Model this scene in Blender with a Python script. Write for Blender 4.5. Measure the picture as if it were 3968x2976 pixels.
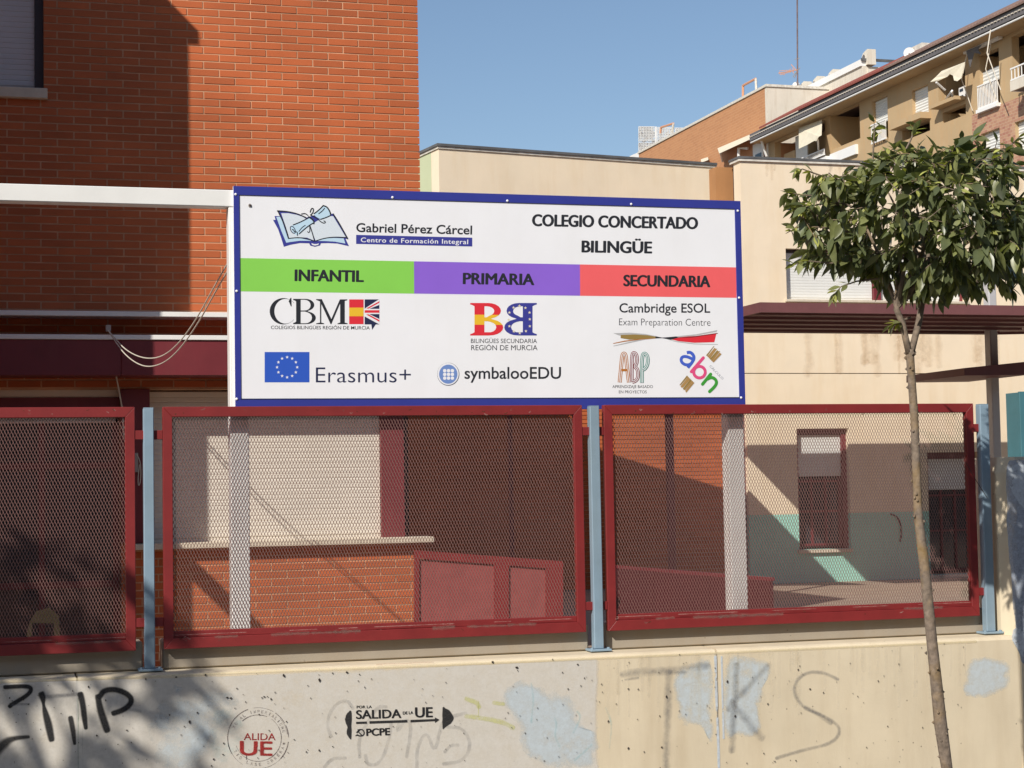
import bpy, bmesh, math, random
from mathutils import Vector, Matrix
from mathutils.geometry import tessellate_polygon
R = math.radians
rnd = random.Random(7)
scene = bpy.context.scene
col = scene.collection
for o in list(bpy.data.objects): bpy.data.objects.remove(o)

# ------------------------------------------------------------------ camera
FPX, CX, CY = 7000.0, 1984.0, 1488.0
YAW, PITCH, ROLL = math.atan(7000/24016.0), .0574, .0175
EYE = Vector((0, 0, 1.6))
Fv = Vector((math.sin(YAW)*math.cos(PITCH), math.cos(YAW)*math.cos(PITCH), math.sin(PITCH)))
Rv0 = Vector((math.cos(YAW), -math.sin(YAW), 0)); Uv0 = Rv0.cross(Fv)
Rv = Rv0*math.cos(ROLL) - Uv0*math.sin(ROLL); Uv = Uv0*math.cos(ROLL) + Rv0*math.sin(ROLL)
cd = bpy.data.cameras.new('camera'); cam = bpy.data.objects.new('camera', cd); col.objects.link(cam)
cd.sensor_width = 36; cd.lens = FPX/3968*36; cd.clip_start = .1; cd.clip_end = 3000
cam.matrix_world = Matrix(((Rv.x, Uv.x, -Fv.x, EYE.x), (Rv.y, Uv.y, -Fv.y, EYE.y), (Rv.z, Uv.z, -Fv.z, EYE.z), (0, 0, 0, 1)))
scene.camera = cam
# ------------------------------------------------------------------ light
SUN = Vector((1, .97, -1.0)).normalized()          # direction the light travels
toS = -SUN
w = bpy.data.worlds.new('World'); scene.world = w; w.use_nodes = True
nt = w.node_tree; bg = nt.nodes['Background']
sky = nt.nodes.new('ShaderNodeTexSky'); sky.sky_type = 'NISHITA'; sky.sun_disc = False
sky.sun_elevation = math.asin(toS.z); sky.sun_rotation = math.atan2(toS.x, toS.y)
sky.air_density = 1.0; sky.dust_density = .7; sky.ozone_density = 2.2; sky.altitude = 50
nt.links.new(sky.outputs[0], bg.inputs[0]); bg.inputs[1].default_value = .1
sl = bpy.data.lights.new('sun', 'SUN'); sl.energy = 4.6; sl.angle = R(.45); sl.color = (1, .945, .87)
so = bpy.data.objects.new('sun', sl); col.objects.link(so); so.rotation_euler = SUN.to_track_quat('-Z', 'Y').to_euler()
scene.view_settings.view_transform = 'Standard'; scene.view_settings.look = 'None'
scene.view_settings.exposure = 0.1; scene.view_settings.gamma = 1; scene.view_settings.use_curve_mapping = False
scene.render.engine = 'CYCLES'
scene.cycles.transparent_max_bounces = 24

# ------------------------------------------------------------------ helpers
def ray(px, py): return Fv + Rv*((px-CX)/FPX) - Uv*((py-CY)/FPX)
def at(px, py, Y):
    d = ray(px, py); return EYE + d*(Y/d.y)
def atX(px, py, X):
    d = ray(px, py); return EYE + d*(X/d.x)
def atD(px, py, z): return EYE + ray(px, py)*z
def tag(o, label=None, cat=None, group=None, kind=None):
    if label: o['label'] = label
    if cat: o['category'] = cat
    if group: o['group'] = group
    if kind: o['kind'] = kind
    return o
def thing(name, loc, label, cat, group=None):
    o = bpy.data.objects.new(name, None); o.empty_display_size = .1; col.objects.link(o); o.location = loc
    o['base'] = 1; del o['base']
    return tag(o, label, cat, group)
def wloc(o):
    v = Vector((0, 0, 0))
    while o: v = v + Vector(o.location); o = o.parent
    return v
def link(name, me, parent=None):
    o = bpy.data.objects.new(name, me); col.objects.link(o)
    if parent: o.parent = parent
    return o
def mesh(name, V, Fc, m, parent=None, smooth=False, mats=None, mi=None):
    """vertices in world metres; stored relative to the parent"""
    off = wloc(parent) if parent else Vector((0, 0, 0))
    me = bpy.data.meshes.new(name)
    if parent is None:
        n = len(V); c = Vector((sum(v[0] for v in V)/n, sum(v[1] for v in V)/n, min(v[2] for v in V)))
    else: c = off
    me.from_pydata([tuple(Vector(v)-c) for v in V], [], Fc)
    for mm in (mats or [m]): me.materials.append(mm)
    if mi: me.polygons.foreach_set('material_index', mi)
    if smooth: me.polygons.foreach_set('use_smooth', [True]*len(me.polygons))
    me.update()
    o = link(name, me, parent)
    if parent is None: o.location = c
    return o
class MB:
    def __init__(s): s.V = []; s.F = []
    def quad(s, *p): i = len(s.V); s.V += p; s.F.append(tuple(range(i, i+len(p))))
    def box(s, x0, x1, y0, y1, z0, z1, b=0):
        if b:
            bm = bmesh.new(); bmesh.ops.create_cube(bm, size=1)
            bmesh.ops.scale(bm, vec=(x1-x0, y1-y0, z1-z0), verts=bm.verts)
            bmesh.ops.translate(bm, vec=((x0+x1)/2, (y0+y1)/2, (z0+z1)/2), verts=bm.verts)
            bmesh.ops.bevel(bm, geom=list(bm.edges), offset=b, segments=1, affect='EDGES')
            i = len(s.V); s.V += [v.co.copy() for v in bm.verts]
            s.F += [tuple(i+v.index for v in f.verts) for f in bm.faces]; bm.free(); return s
        i = len(s.V)
        s.V += [(x0,y0,z0),(x1,y0,z0),(x1,y1,z0),(x0,y1,z0),(x0,y0,z1),(x1,y0,z1),(x1,y1,z1),(x0,y1,z1)]
        s.F += [(i,i+3,i+2,i+1),(i+4,i+5,i+6,i+7),(i,i+1,i+5,i+4),(i+1,i+2,i+6,i+5),(i+2,i+3,i+7,i+6),(i+3,i,i+4,i+7)]
        return s
    def prism(s, pts, vec, holes=()):
        vec = Vector(vec); loops = [[Vector(p) for p in pts]] + [[Vector(p) for p in h] for h in holes]
        if len(loops) == 1 and len(pts) == 4: T = [(0,1,2,3)]
        else: T = tessellate_polygon(loops)
        fl = [p for l in loops for p in l]; i = len(s.V); n = len(fl)
        s.V += fl + [p+vec for p in fl]
        for t in T: s.F.append(tuple(i+k for k in t)); s.F.append(tuple(i+n+k for k in reversed(t)))
        b = i
        for l in loops:
            for k in range(len(l)):
                a, c = b+k, b+(k+1) % len(l); s.F.append((a, a+n, c+n, c))
            b += len(l)
        return s
    def bar(s, a, b, w, d=None, up=(0,0,1)):
        a = Vector(a); b = Vector(b); d = d or w; t = (b-a).normalized(); up = Vector(up)
        if abs(t.dot(up)) > .98: up = Vector((0,1,0))
        x = t.cross(up).normalized()*(w/2); y = x.cross(t).normalized()*(d/2); i = len(s.V)
        for p in (a, b): s.V += [p-x-y, p+x-y, p+x+y, p-x+y]
        s.F += [(i,i+1,i+2,i+3),(i+7,i+6,i+5,i+4),(i,i+4,i+5,i+1),(i+1,i+5,i+6,i+2),(i+2,i+6,i+7,i+3),(i+3,i+7,i+4,i)]
        return s
    def tube(s, pts, rad, n=8, cap=True):
        pts = [Vector(p) for p in pts]; rad = rad if isinstance(rad, (list, tuple)) else [rad]*len(pts)
        i0 = len(s.V); x = None
        for k, p in enumerate(pts):
            t = (pts[min(k+1, len(pts)-1)] - pts[max(k-1, 0)]).normalized()
            if x is None: x = t.orthogonal().normalized()
            else: x = (x - t*x.dot(t)).normalized()
            y = t.cross(x)
            for j in range(n):
                a = 2*math.pi*j/n; s.V.append(p + (x*math.cos(a)+y*math.sin(a))*rad[k])
        for k in range(len(pts)-1):
            for j in range(n):
                a = i0+k*n+j; b = i0+k*n+(j+1) % n; s.F.append((a, b, b+n, a+n))
        if cap:
            s.F.append(tuple(i0+j for j in reversed(range(n)))); e = i0+(len(pts)-1)*n; s.F.append(tuple(e+j for j in range(n)))
        return s
    def cyl(s, c, r, h, axis='Y', n=16):
        v = {'X': Vector((h,0,0)), 'Y': Vector((0,h,0)), 'Z': Vector((0,0,h))}[axis]
        return s.tube([Vector(c), Vector(c)+v], r, n)
    def build(s, name, m, parent=None, smooth=False): 
        o = mesh(name, s.V, s.F, m, parent, smooth)
        bm = bmesh.new(); bm.from_mesh(o.data); bmesh.ops.recalc_face_normals(bm, faces=bm.faces); bm.to_mesh(o.data); bm.free()
        if smooth: o.data.polygons.foreach_set('use_smooth', [True]*len(o.data.polygons))
        return o
def box(name, x0, x1, y0, y1, z0, z1, m, parent=None, b=0): return MB().box(x0,x1,y0,y1,z0,z1,b).build(name, m, parent)
def prism(name, pts, vec, m, parent=None, holes=()): return MB().prism(pts, vec, holes).build(name, m, parent)
def pbox(name, x0, y0, x1, y1, Y, d, m, parent=None, b=0):
    a = at(x0, y0, Y); c = at(x1, y1, Y); return box(name, a.x, c.x, Y, Y+d, c.z, a.z, m, parent, b)
def copy_tree(o, parent=None):
    c = o.copy(); col.objects.link(c); c.parent = parent
    for ch in [x for x in bpy.data.objects if x.parent == o]: copy_tree(ch, c)
    return c

# ------------------------------------------------------------------ materials
def lin(c): return tuple(((v/255)/12.92 if v <= 10 else (((v/255)+.055)/1.055)**2.4) for v in c)
def shade(c, k): return tuple(min(1, v*k) for v in c)
def mat(name, rgb, rough=.6, var=.12, scale=4, bump=0, bscale=60, metal=0, island=0, spec=.5, dirt=None, dirtk=0, streak=0, coat=0):
    m = bpy.data.materials.new(name); m.use_nodes = True; N = m.node_tree.nodes; Lk = m.node_tree.links
    b = N['Principled BSDF']; b.inputs['Roughness'].default_value = rough; b.inputs['Metallic'].default_value = metal
    b.inputs['Specular IOR Level'].default_value = spec; b.inputs['Coat Weight'].default_value = coat
    rgb = lin(rgb) if max(rgb) > 1 else rgb
    tc = N.new('ShaderNodeTexCoord'); geo = N.new('ShaderNodeNewGeometry')
    n1 = N.new('ShaderNodeTexNoise'); n1.inputs['Scale'].default_value = scale; n1.inputs['Detail'].default_value = 6; n1.inputs['Roughness'].default_value = .6
    Lk.new(geo.outputs['Position'], n1.inputs['Vector'])
    mr = N.new('ShaderNodeMapRange'); mr.inputs[1].default_value = .3; mr.inputs[2].default_value = .7
    mr.inputs[3].default_value = 1-var; mr.inputs[4].default_value = 1+var; Lk.new(n1.outputs[0], mr.inputs[0])
    val = mr.outputs[0]
    if island:
        oi = N.new('ShaderNodeObjectInfo'); ad = N.new('ShaderNodeMath'); ad.operation = 'ADD'
        Lk.new(oi.outputs['Random'], ad.inputs[0]); Lk.new(geo.outputs['Random Per Island'], ad.inputs[1])
        fr = N.new('ShaderNodeMath'); fr.operation = 'FRACT'; Lk.new(ad.outputs[0], fr.inputs[0])
        m2 = N.new('ShaderNodeMapRange'); m2.inputs[3].default_value = 1-island; m2.inputs[4].default_value = 1+island; Lk.new(fr.outputs[0], m2.inputs[0])
        mu = N.new('ShaderNodeMath'); mu.operation = 'MULTIPLY'; Lk.new(val, mu.inputs[0]); Lk.new(m2.outputs[0], mu.inputs[1]); val = mu.outputs[0]
    mx = N.new('ShaderNodeVectorMath'); mx.operation = 'SCALE'; mx.inputs[0].default_value = rgb; Lk.new(val, mx.inputs['Scale'])
    out = mx.outputs[0]
    if dirt is not None:
        mp = N.new('ShaderNodeMapping'); mp.inputs['Scale'].default_value = (1.6, 1.6, .22 if streak else 1.6); Lk.new(geo.outputs['Position'], mp.inputs[0])
        n2 = N.new('ShaderNodeTexNoise'); n2.inputs['Scale'].default_value = 3.3; n2.inputs['Detail'].default_value = 8; n2.inputs['Roughness'].default_value = .65
        Lk.new(mp.outputs[0], n2.inputs['Vector'])
        m3 = N.new('ShaderNodeMapRange'); m3.inputs[1].default_value = .48; m3.inputs[2].default_value = .75; m3.inputs[4].default_value = dirtk; Lk.new(n2.outputs[0], m3.inputs[0])
        mc = N.new('ShaderNodeMix'); mc.data_type = 'RGBA'; Lk.new(m3.outputs[0], mc.inputs[0]); Lk.new(out, mc.inputs[6])
        mc.inputs[7].default_value = (*lin(dirt), 1); out = mc.outputs[2]
    Lk.new(out, b.inputs['Base Color'])
    if bump:
        n3 = N.new('ShaderNodeTexNoise'); n3.inputs['Scale'].default_value = bscale; n3.inputs['Detail'].default_value = 5
        Lk.new(geo.outputs['Position'], n3.inputs['Vector'])
        bp = N.new('ShaderNodeBump'); bp.inputs['Strength'].default_value = .6; bp.inputs['Distance'].default_value = bump
        Lk.new(n3.outputs[0], bp.inputs['Height']); Lk.new(bp.outputs[0], b.inputs['Normal'])
    return m
def paint(name, rgb, worn=.0, scale=14, rough=.7, rag=.0, lo=0.0, hi=1.0, op=1.0):
    """paint whose opacity comes from the per-vertex amount 'a' and a wear noise"""
    m = bpy.data.materials.new(name); m.use_nodes = True; N = m.node_tree.nodes; Lk = m.node_tree.links
    b = N['Principled BSDF']; b.inputs['Roughness'].default_value = rough; b.inputs['Base Color'].default_value = (*lin(rgb), 1)
    a = N.new('ShaderNodeAttribute'); a.attribute_name = 'a'; g = N.new('ShaderNodeNewGeometry')
    n = N.new('ShaderNodeTexNoise'); n.inputs['Scale'].default_value = scale; n.inputs['Detail'].default_value = 8; n.inputs['Roughness'].default_value = .7
    Lk.new(g.outputs['Position'], n.inputs['Vector'])
    r = N.new('ShaderNodeMapRange'); r.inputs[1].default_value = .3; r.inputs[2].default_value = .7; r.inputs[3].default_value = -rag; r.inputs[4].default_value = rag
    Lk.new(n.outputs[0], r.inputs[0]); ad = N.new('ShaderNodeMath'); ad.operation = 'ADD'; Lk.new(a.outputs['Fac'], ad.inputs[0]); Lk.new(r.outputs[0], ad.inputs[1])
    st = N.new('ShaderNodeMapRange'); st.inputs[1].default_value = lo; st.inputs[2].default_value = hi; Lk.new(ad.outputs[0], st.inputs[0])
    n2 = N.new('ShaderNodeTexNoise'); n2.inputs['Scale'].default_value = scale*3.1; n2.inputs['Detail'].default_value = 8; n2.inputs['Roughness'].default_value = .75; Lk.new(g.outputs['Position'], n2.inputs['Vector'])
    r2 = N.new('ShaderNodeMapRange'); r2.inputs[1].default_value = .35; r2.inputs[2].default_value = .62; r2.inputs[3].default_value = (1-worn)*op; r2.inputs[4].default_value = op; Lk.new(n2.outputs[0], r2.inputs[0])
    mu = N.new('ShaderNodeMath'); mu.operation = 'MULTIPLY'; Lk.new(st.outputs[0], mu.inputs[0]); Lk.new(r2.outputs[0], mu.inputs[1]); Lk.new(mu.outputs[0], b.inputs['Alpha'])
    return m
M = {}
M['brick'] = mat('orange_brick', (.46,.110,.031), .8, .16, 1.1, .0012, 150, island=.11)
M['mortar'] = mat('mortar', (.56,.315,.18), .9, .28, 2.6, .001, 120)
M['fence_red'] = mat('red_fence_paint', (.205,.019,.019), .5, .12, 6, .0006, 50, dirt=(150,60,50), dirtk=.14)
M['mesh_red'] = mat('dusty_mesh_paint', (.215,.115,.10), .42, .1, 30)
M['post_blue'] = mat('blue_grey_post_paint', (.23,.32,.39), .45, .07, 8, .0004, 90, dirt=(120,128,125), dirtk=.45, streak=1)
M['white'] = mat('white_steel_paint', (.78,.77,.73), .4, .04, 5)
M['board'] = mat('sign_white', (.83,.83,.845), .32, .02, 3, dirt=(214,210,202), dirtk=.12, streak=1)
M['border'] = mat('sign_blue_border', (.035,.045,.27), .35, .05, 5)
M['maroon'] = mat('maroon_sheet', (.16,.022,.028), .45, .1, 4, dirt=(120,60,60), dirtk=.35, streak=1)
M['maroon_deep'] = mat('deep_maroon_sheet', (.075,.012,.014), .5, .1, 4)  # darker copy of the maroon; the sheet gate's shade is put into the colour
M['maroon_dull'] = mat('dull_maroon_roof', (.16,.06,.06), .6, .12, 3)
M['shutter'] = mat('beige_shutter', (.72,.66,.56), .5, .05, 3)
M['shutter_grey'] = mat('grey_shutter', (.62,.59,.57), .5, .05, 3)
M['shutter_white'] = mat('white_shutter', (.70,.70,.66), .5, .04, 3)
M['sill'] = mat('stone_sill', (.60,.52,.40), .7, .1, 12)
M['dark'] = mat('dark_metal_and_shade', (.035,.02,.02), .5, .1, 5)  # also colours the panel that stands for the porch shade
M['beige'] = mat('beige_render', (.80,.67,.49), .85, .04, 2, .001, 120, dirt=(214,185,140), dirtk=.3, streak=1)
M['mint'] = mat('mint_wainscot', (.33,.64,.53), .6, .05, 3)
M['greenish'] = mat('pale_green_render', (.50,.54,.34), .85, .04, 2, .001, 120)
M['ochre'] = mat('ochre_render', (.42,.20,.075), .8, .08, 2)
M['coping'] = mat('dark_coping', (.10,.10,.10), .7, .3, 4)
M['coping_white'] = mat('weathered_coping', (.62,.58,.50), .7, .25, 8)
M['tan'] = mat('tan_render', (.47,.335,.185), .85, .06, .6, dirt=(196,140,80), dirtk=.3, streak=1)
M['far_white'] = mat('white_render', (.78,.77,.74), .7, .05, .8)
M['far_cream'] = mat('cream_render', (.66,.60,.50), .8, .06, .7, dirt=(170,150,120), dirtk=.4, streak=1)
M['far_orange'] = mat('far_orange_brick', (.46,.215,.10), .85, .06, .5)
M['tiles'] = mat('brown_roof_tiles', (.21,.13,.10), .8, .2, 1.5)
M['tiles_red'] = mat('red_roof_tiles', (.24,.065,.045), .8, .15, 1.5)
M['soffit'] = mat('grey_eaves', (.13,.12,.12), .7, .1, 2)
M['awning'] = mat('cream_canvas', (.66,.60,.46), .8, .08, 2)
M['glass'] = mat('dark_glass', (.03,.035,.04), .08, .1, 2, spec=.8)
M['asphalt'] = mat('paving', (.13,.12,.11), .9, .15, 3, .002, 60)
M['yard'] = mat('yard_paving', (.34,.26,.19), .9, .12, 3, .001, 60)
M['teal'] = mat('teal_steel', (.055,.17,.20), .5, .08, 3)
M['pole_grey'] = mat('grey_steel_post', (.36,.32,.29), .5, .1, 3)
M['bark'] = mat('bark', (.185,.142,.105), .9, .4, 34, .006, 60, dirt=(160,125,50), dirtk=.55)
M['rivet'] = mat('white_rivet', (.85,.85,.85), .3, 0)
M['pole_pale'] = mat('pale_pole_paint', (.46,.46,.46), .4, .05, 4)
M['cable'] = mat('grey_white_cable', (.60,.55,.46), .5, .05, 8)
M['yellow'] = mat('yellow_plastic', (.03,.022,.007), .5, .05)
M['rebar'] = mat('orange_antenna', (.65,.32,.18), .5, .05)
M['mast'] = mat('rusty_mast', (.16,.11,.11), .6, .3, 3)

def concrete(name, rgb, spots=1, stain=(150,120,75)):
    m = mat(name, rgb, .85, .07, 2.2, .0012, 130, dirt=stain, dirtk=.22, streak=1)
    N = m.node_tree.nodes; Lk = m.node_tree.links; b = N['Principled BSDF']
    src = b.inputs['Base Color'].links[0].from_socket
    g = N.new('ShaderNodeNewGeometry'); v = N.new('ShaderNodeTexVoronoi'); v.inputs['Scale'].default_value = 16; Lk.new(g.outputs['Position'], v.inputs['Vector'])
    wn = N.new('ShaderNodeTexNoise'); wn.inputs['Scale'].default_value = 5; Lk.new(g.outputs['Position'], wn.inputs['Vector'])
    lt = N.new('ShaderNodeMapRange'); lt.inputs[1].default_value = .05; lt.inputs[2].default_value = .085; lt.inputs[3].default_value = .75; lt.inputs[4].default_value = 0
    Lk.new(v.outputs['Distance'], lt.inputs[0])
    gt = N.new('ShaderNodeMath'); gt.operation = 'GREATER_THAN'; gt.inputs[1].default_value = .56; Lk.new(wn.outputs[0], gt.inputs[0])
    mu = N.new('ShaderNodeMath'); mu.operation = 'MULTIPLY'; Lk.new(lt.outputs[0], mu.inputs[0]); Lk.new(gt.outputs[0], mu.inputs[1])
    mc = N.new('ShaderNodeMix'); mc.data_type = 'RGBA'; Lk.new(mu.outputs[0], mc.inputs[0]); Lk.new(src, mc.inputs[6]); mc.inputs[7].default_value = (.12,.09,.06,1)  # pit spots: the dark of the cavities is painted into the base colour
    Lk.new(mc.outputs[2], b.inputs['Base Color']); return m
M['concrete'] = concrete('bare_concrete', (.655,.56,.40))
M['concrete_grey'] = concrete('curb_concrete', (.34,.295,.23))

def far_brick(name, a, bcol, mort, axis='Y', sc=1.0, bw=.25, rh=.062):
    m = bpy.data.materials.new(name); m.use_nodes = True; N = m.node_tree.nodes; Lk = m.node_tree.links; b = N['Principled BSDF']; b.inputs['Roughness'].default_value = .85
    g = N.new('ShaderNodeNewGeometry'); sp = N.new('ShaderNodeSeparateXYZ'); Lk.new(g.outputs['Position'], sp.inputs[0])
    cb = N.new('ShaderNodeCombineXYZ'); Lk.new(sp.outputs[axis], cb.inputs[0]); Lk.new(sp.outputs['Z'], cb.inputs[1])
    t = N.new('ShaderNodeTexBrick'); t.inputs['Scale'].default_value = sc; t.inputs['Brick Width'].default_value = bw; t.inputs['Row Height'].default_value = rh
    t.inputs['Mortar Size'].default_value = .008; t.inputs['Color1'].default_value = (*a, 1); t.inputs['Color2'].default_value = (*bcol, 1); t.inputs['Mortar'].default_value = (*mort, 1)
    t.inputs['Bias'].default_value = -.2
    Lk.new(cb.outputs[0], t.inputs['Vector']); Lk.new(t.outputs[0], b.inputs['Base Color']); return m
M['orange_rows'] = far_brick('orange_brick_rows', (.50,.235,.105), (.44,.20,.09), (.56,.34,.18), 'Y', 1, .5, .16)
M['pink_rows'] = far_brick('mottled_pink_brick', (.50,.30,.18), (.36,.16,.11), (.50,.36,.24), 'Y', 1, .26, .13)
M['pink_rows'].node_tree.nodes['Brick Texture'].inputs['Bias'].default_value = .1
exec_parts = []
# ------------------------------------------------------------------ flat print (lettering, emblems) on a plane Y = const
_caph = {}
def text_mesh(s, bold=0.0, space=1.0, shear=0.0):
    c = bpy.data.curves.new('t', 'FONT'); c.body = s; c.offset = bold; c.space_character = space; c.shear = shear
    c.resolution_u = 4; c.fill_mode = 'FRONT'
    o = bpy.data.objects.new('t', c); col.objects.link(o)
    dg = bpy.context.evaluated_depsgraph_get(); me = bpy.data.meshes.new_from_object(o.evaluated_get(dg))
    V = [(v.co.x, v.co.y) for v in me.vertices]; Fc = [tuple(p.vertices) for p in me.polygons]
    bpy.data.objects.remove(o); bpy.data.curves.remove(c); bpy.data.meshes.remove(me); return V, Fc
def cap_h(bold):
    if bold not in _caph:
        V, _ = text_mesh('H', bold); _caph[bold] = (max(v[1] for v in V), min(v[1] for v in V))
    return _caph[bold]
def flat(name, Y, layer, V2, Fc, m, parent, mats=None, mi=None, alpha=None):
    """V2 are photo pixels, laid on the plane Y; layer lifts the print by 0.2 mm each"""
    V = [at(p[0], p[1], Y - .0002*layer) for p in V2]
    F2 = []
    for f in Fc:
        a, b, c = (Vector(V[f[0]]), Vector(V[f[1]]), Vector(V[f[2]]))
        F2.append(tuple(f) if (b-a).cross(c-a).y < 0 else tuple(reversed(f)))
    o = mesh(name, V, F2, m, parent, mats=mats, mi=mi)
    if alpha is not None:
        at_ = o.data.attributes.new('a', 'FLOAT', 'POINT'); at_.data.foreach_set('value', alpha)
    return o
def text(s, x0, y0, x1, y1, cap, Y, layer, m, parent, bold=0.0, space=1.0, alpha=None, name='lettering', shear=0):
    fat = 0
    if bold > .02: fat = bold*cap*.95; bold = 0.0
    V, Fc = text_mesh(s, bold, space, shear); hi, lo = cap_h(bold)
    xa = min(v[0] for v in V); xb = max(v[0] for v in V)
    x0 += fat; x1 -= fat; bx, by = x1-x0, y1-y0; n = math.hypot(bx, by); ux, uy = by/n, -bx/n
    P = []
    for (x, y) in V:
        u = (x-xa)/(xb-xa); v = (y-lo)/(hi-lo)*cap
        P.append((x0+bx*u+ux*v, y0+by*u+uy*v))
    if fat:
        # heavy face: the strokes are widened sideways by overprinting thin films
        n0 = len(P); Q = []; F2 = []
        for k, (sh, sv) in enumerate(((-fat, 0), (-fat/2, fat*.4), (0, 0), (fat/2, -fat*.4), (fat, 0), (-fat/2, -fat*.4), (fat/2, fat*.4))): Q += [(p[0]+sh*bx/n, p[1]+sh*by/n+sv) for p in P]; F2 += [tuple(i+k*n0 for i in f) for f in Fc]
        V3 = [at(p[0], p[1], Y - .0002*layer - .00002*(i//n0)) for i, p in enumerate(Q)]
        F3 = []
        for f in F2:
            a, b, c = V3[f[0]], V3[f[1]], V3[f[2]]; F3.append(tuple(f) if (b-a).cross(c-a).y < 0 else tuple(reversed(f)))
        o = mesh(name, V3, F3, m, parent)
        if alpha is not None: at_ = o.data.attributes.new('a', 'FLOAT', 'POINT'); at_.data.foreach_set('value', [alpha]*len(V3))
        return o
    return flat(name, Y, layer, P, Fc, m, parent, alpha=[alpha]*len(P) if alpha is not None else None)
def poly(name, pts, Y, layer, m, parent, holes=(), alpha=None):
    loops = [[Vector((p[0], p[1], 0)) for p in pts]] + [[Vector((p[0], p[1], 0)) for p in h] for h in holes]
    T = tessellate_polygon(loops); P = [(v.x, v.y) for l in loops for v in l]
    return flat(name, Y, layer, P, T, m, parent, alpha=[alpha]*len(P) if alpha is not None else None)
def smooth_pts(pts, n=3, closed=False):
    for _ in range(n):
        q = []; k = len(pts)
        rng = range(k if closed else k-1)
        if not closed: q.append(pts[0])
        for i in rng:
            a, b = pts[i], pts[(i+1) % k]
            q.append(tuple(.75*a[j]+.25*b[j] for j in range(len(a)))); q.append(tuple(.25*a[j]+.75*b[j] for j in range(len(a))))
        if not closed: q.append(pts[-1])
        pts = q
    return pts
def stroke(name, pts, wd, Y, layer, m, parent, soft=0.0, alpha=1.0, sm=2, closed=False, caps=True):
    """pts (x, y[, widthfactor]); a brush stroke ribbon; soft = fraction of half-width that fades"""
    pts = [(p[0], p[1], (p[2] if len(p) > 2 else 1.0)) for p in pts]
    if sm: pts = smooth_pts(pts, sm, closed)
    if closed: pts = pts + [pts[0]]
    V = []; A = []; Fc = []; prof = [(-1, 0.0), (-(1-soft), 1.0), (1-soft, 1.0), (1, 0.0)] if soft > 0 else [(-1, 1.0), (1, 1.0)]
    ext = list(pts)
    K = len(prof)
    def nrm(i):
        a = ext[max(i-1, 0)]; b = ext[min(i+1, len(ext)-1)]
        if closed and i in (0, len(ext)-1): a, b = ext[-2], ext[1]
        dx, dy = b[0]-a[0], b[1]-a[1]; n = math.hypot(dx, dy) or 1; return -dy/n, dx/n
    if caps and not closed:
        def capend(p, q):
            dx, dy = p[0]-q[0], p[1]-q[1]; n = math.hypot(dx, dy) or 1; r = wd/2*p[2]; out = []
            for f, wf in ((.55, .83), (.92, .4)): out.append((p[0]+dx/n*r*f, p[1]+dy/n*r*f, p[2]*wf))
            return out
        h = capend(ext[0], ext[1]); t = capend(ext[-1], ext[-2]); ext = [h[1], h[0]] + ext + [t[0], t[1]]
    for i, p in enumerate(ext):
        nx, ny = nrm(i); r = wd/2*p[2]
        endf = .0 if (soft > 0 and caps and not closed and i in (0, len(ext)-1)) else 1
        for s_, a_ in prof: V.append((p[0]+nx*r*s_, p[1]+ny*r*s_)); A.append(a_*alpha*endf)
    for i in range(len(ext)-1):
        for k in range(K-1): a = i*K+k; Fc.append((a, a+1, a+K+1, a+K))
    return flat(name, Y, layer, V, Fc, m, parent, alpha=A)
def patch(name, pts, Y, layer, m, parent, alpha=.8, edge=8, jag=4, seed=1):
    r = random.Random(seed); pts = smooth_pts(pts, 2, True)
    pts = [(p[0]+r.uniform(-jag, jag), p[1]+r.uniform(-jag, jag)) for p in pts]; pts = smooth_pts(pts, 1, True)
    n = len(pts); cx = sum(p[0] for p in pts)/n; cy = sum(p[1] for p in pts)/n
    inner = []
    for p in pts: l = math.hypot(p[0]-cx, p[1]-cy) or 1; k = max(.15, 1-edge*1.2/l); inner.append((cx+(p[0]-cx)*k, cy+(p[1]-cy)*k))
    T = tessellate_polygon([[Vector((p[0], p[1], 0)) for p in inner]])
    cen = (sum(p[0] for p in inner)/n, sum(p[1] for p in inner)/n)
    core = [tuple(n+k for k in t) for t in T]
    Fc = core + [(i, (i+1) % n, n+(i+1) % n, n+i) for i in range(n)]
    return flat(name, Y, layer, list(pts)+inner, Fc, m, parent, alpha=[0.0]*n+[alpha]*n)
def ell(cx, cy, rx, ry, n=40, a0=0, a1=360, rot=0):
    out = []
    for i in range(n if a1-a0 == 360 else n+1):
        a = R(a0+(a1-a0)*i/n); x, y = rx*math.cos(a), ry*math.sin(a); c, s_ = math.cos(R(rot)), math.sin(R(rot)); out.append((cx+x*c-y*s_, cy+x*s_+y*c))
    return out
def star(cx, cy, r, rot=-90, n=5, k=.4): return [(cx+(r if i % 2 == 0 else r*k)*math.cos(R(rot+i*180/n)), cy+(r if i % 2 == 0 else r*k)*math.sin(R(rot+i*180/n))) for i in range(2*n)]
def multi(name, polys, Y, layer, m, parent, alpha=None):
    V = []; Fc = []
    for pts in polys:
        T = tessellate_polygon([[Vector((p[0], p[1], 0)) for p in pts]]); b = len(V); V += list(pts); Fc += [tuple(b+k for k in t) for t in T]
    return flat(name, Y, layer, V, Fc, m, parent, alpha=[alpha]*len(V) if alpha is not None else None)

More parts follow.
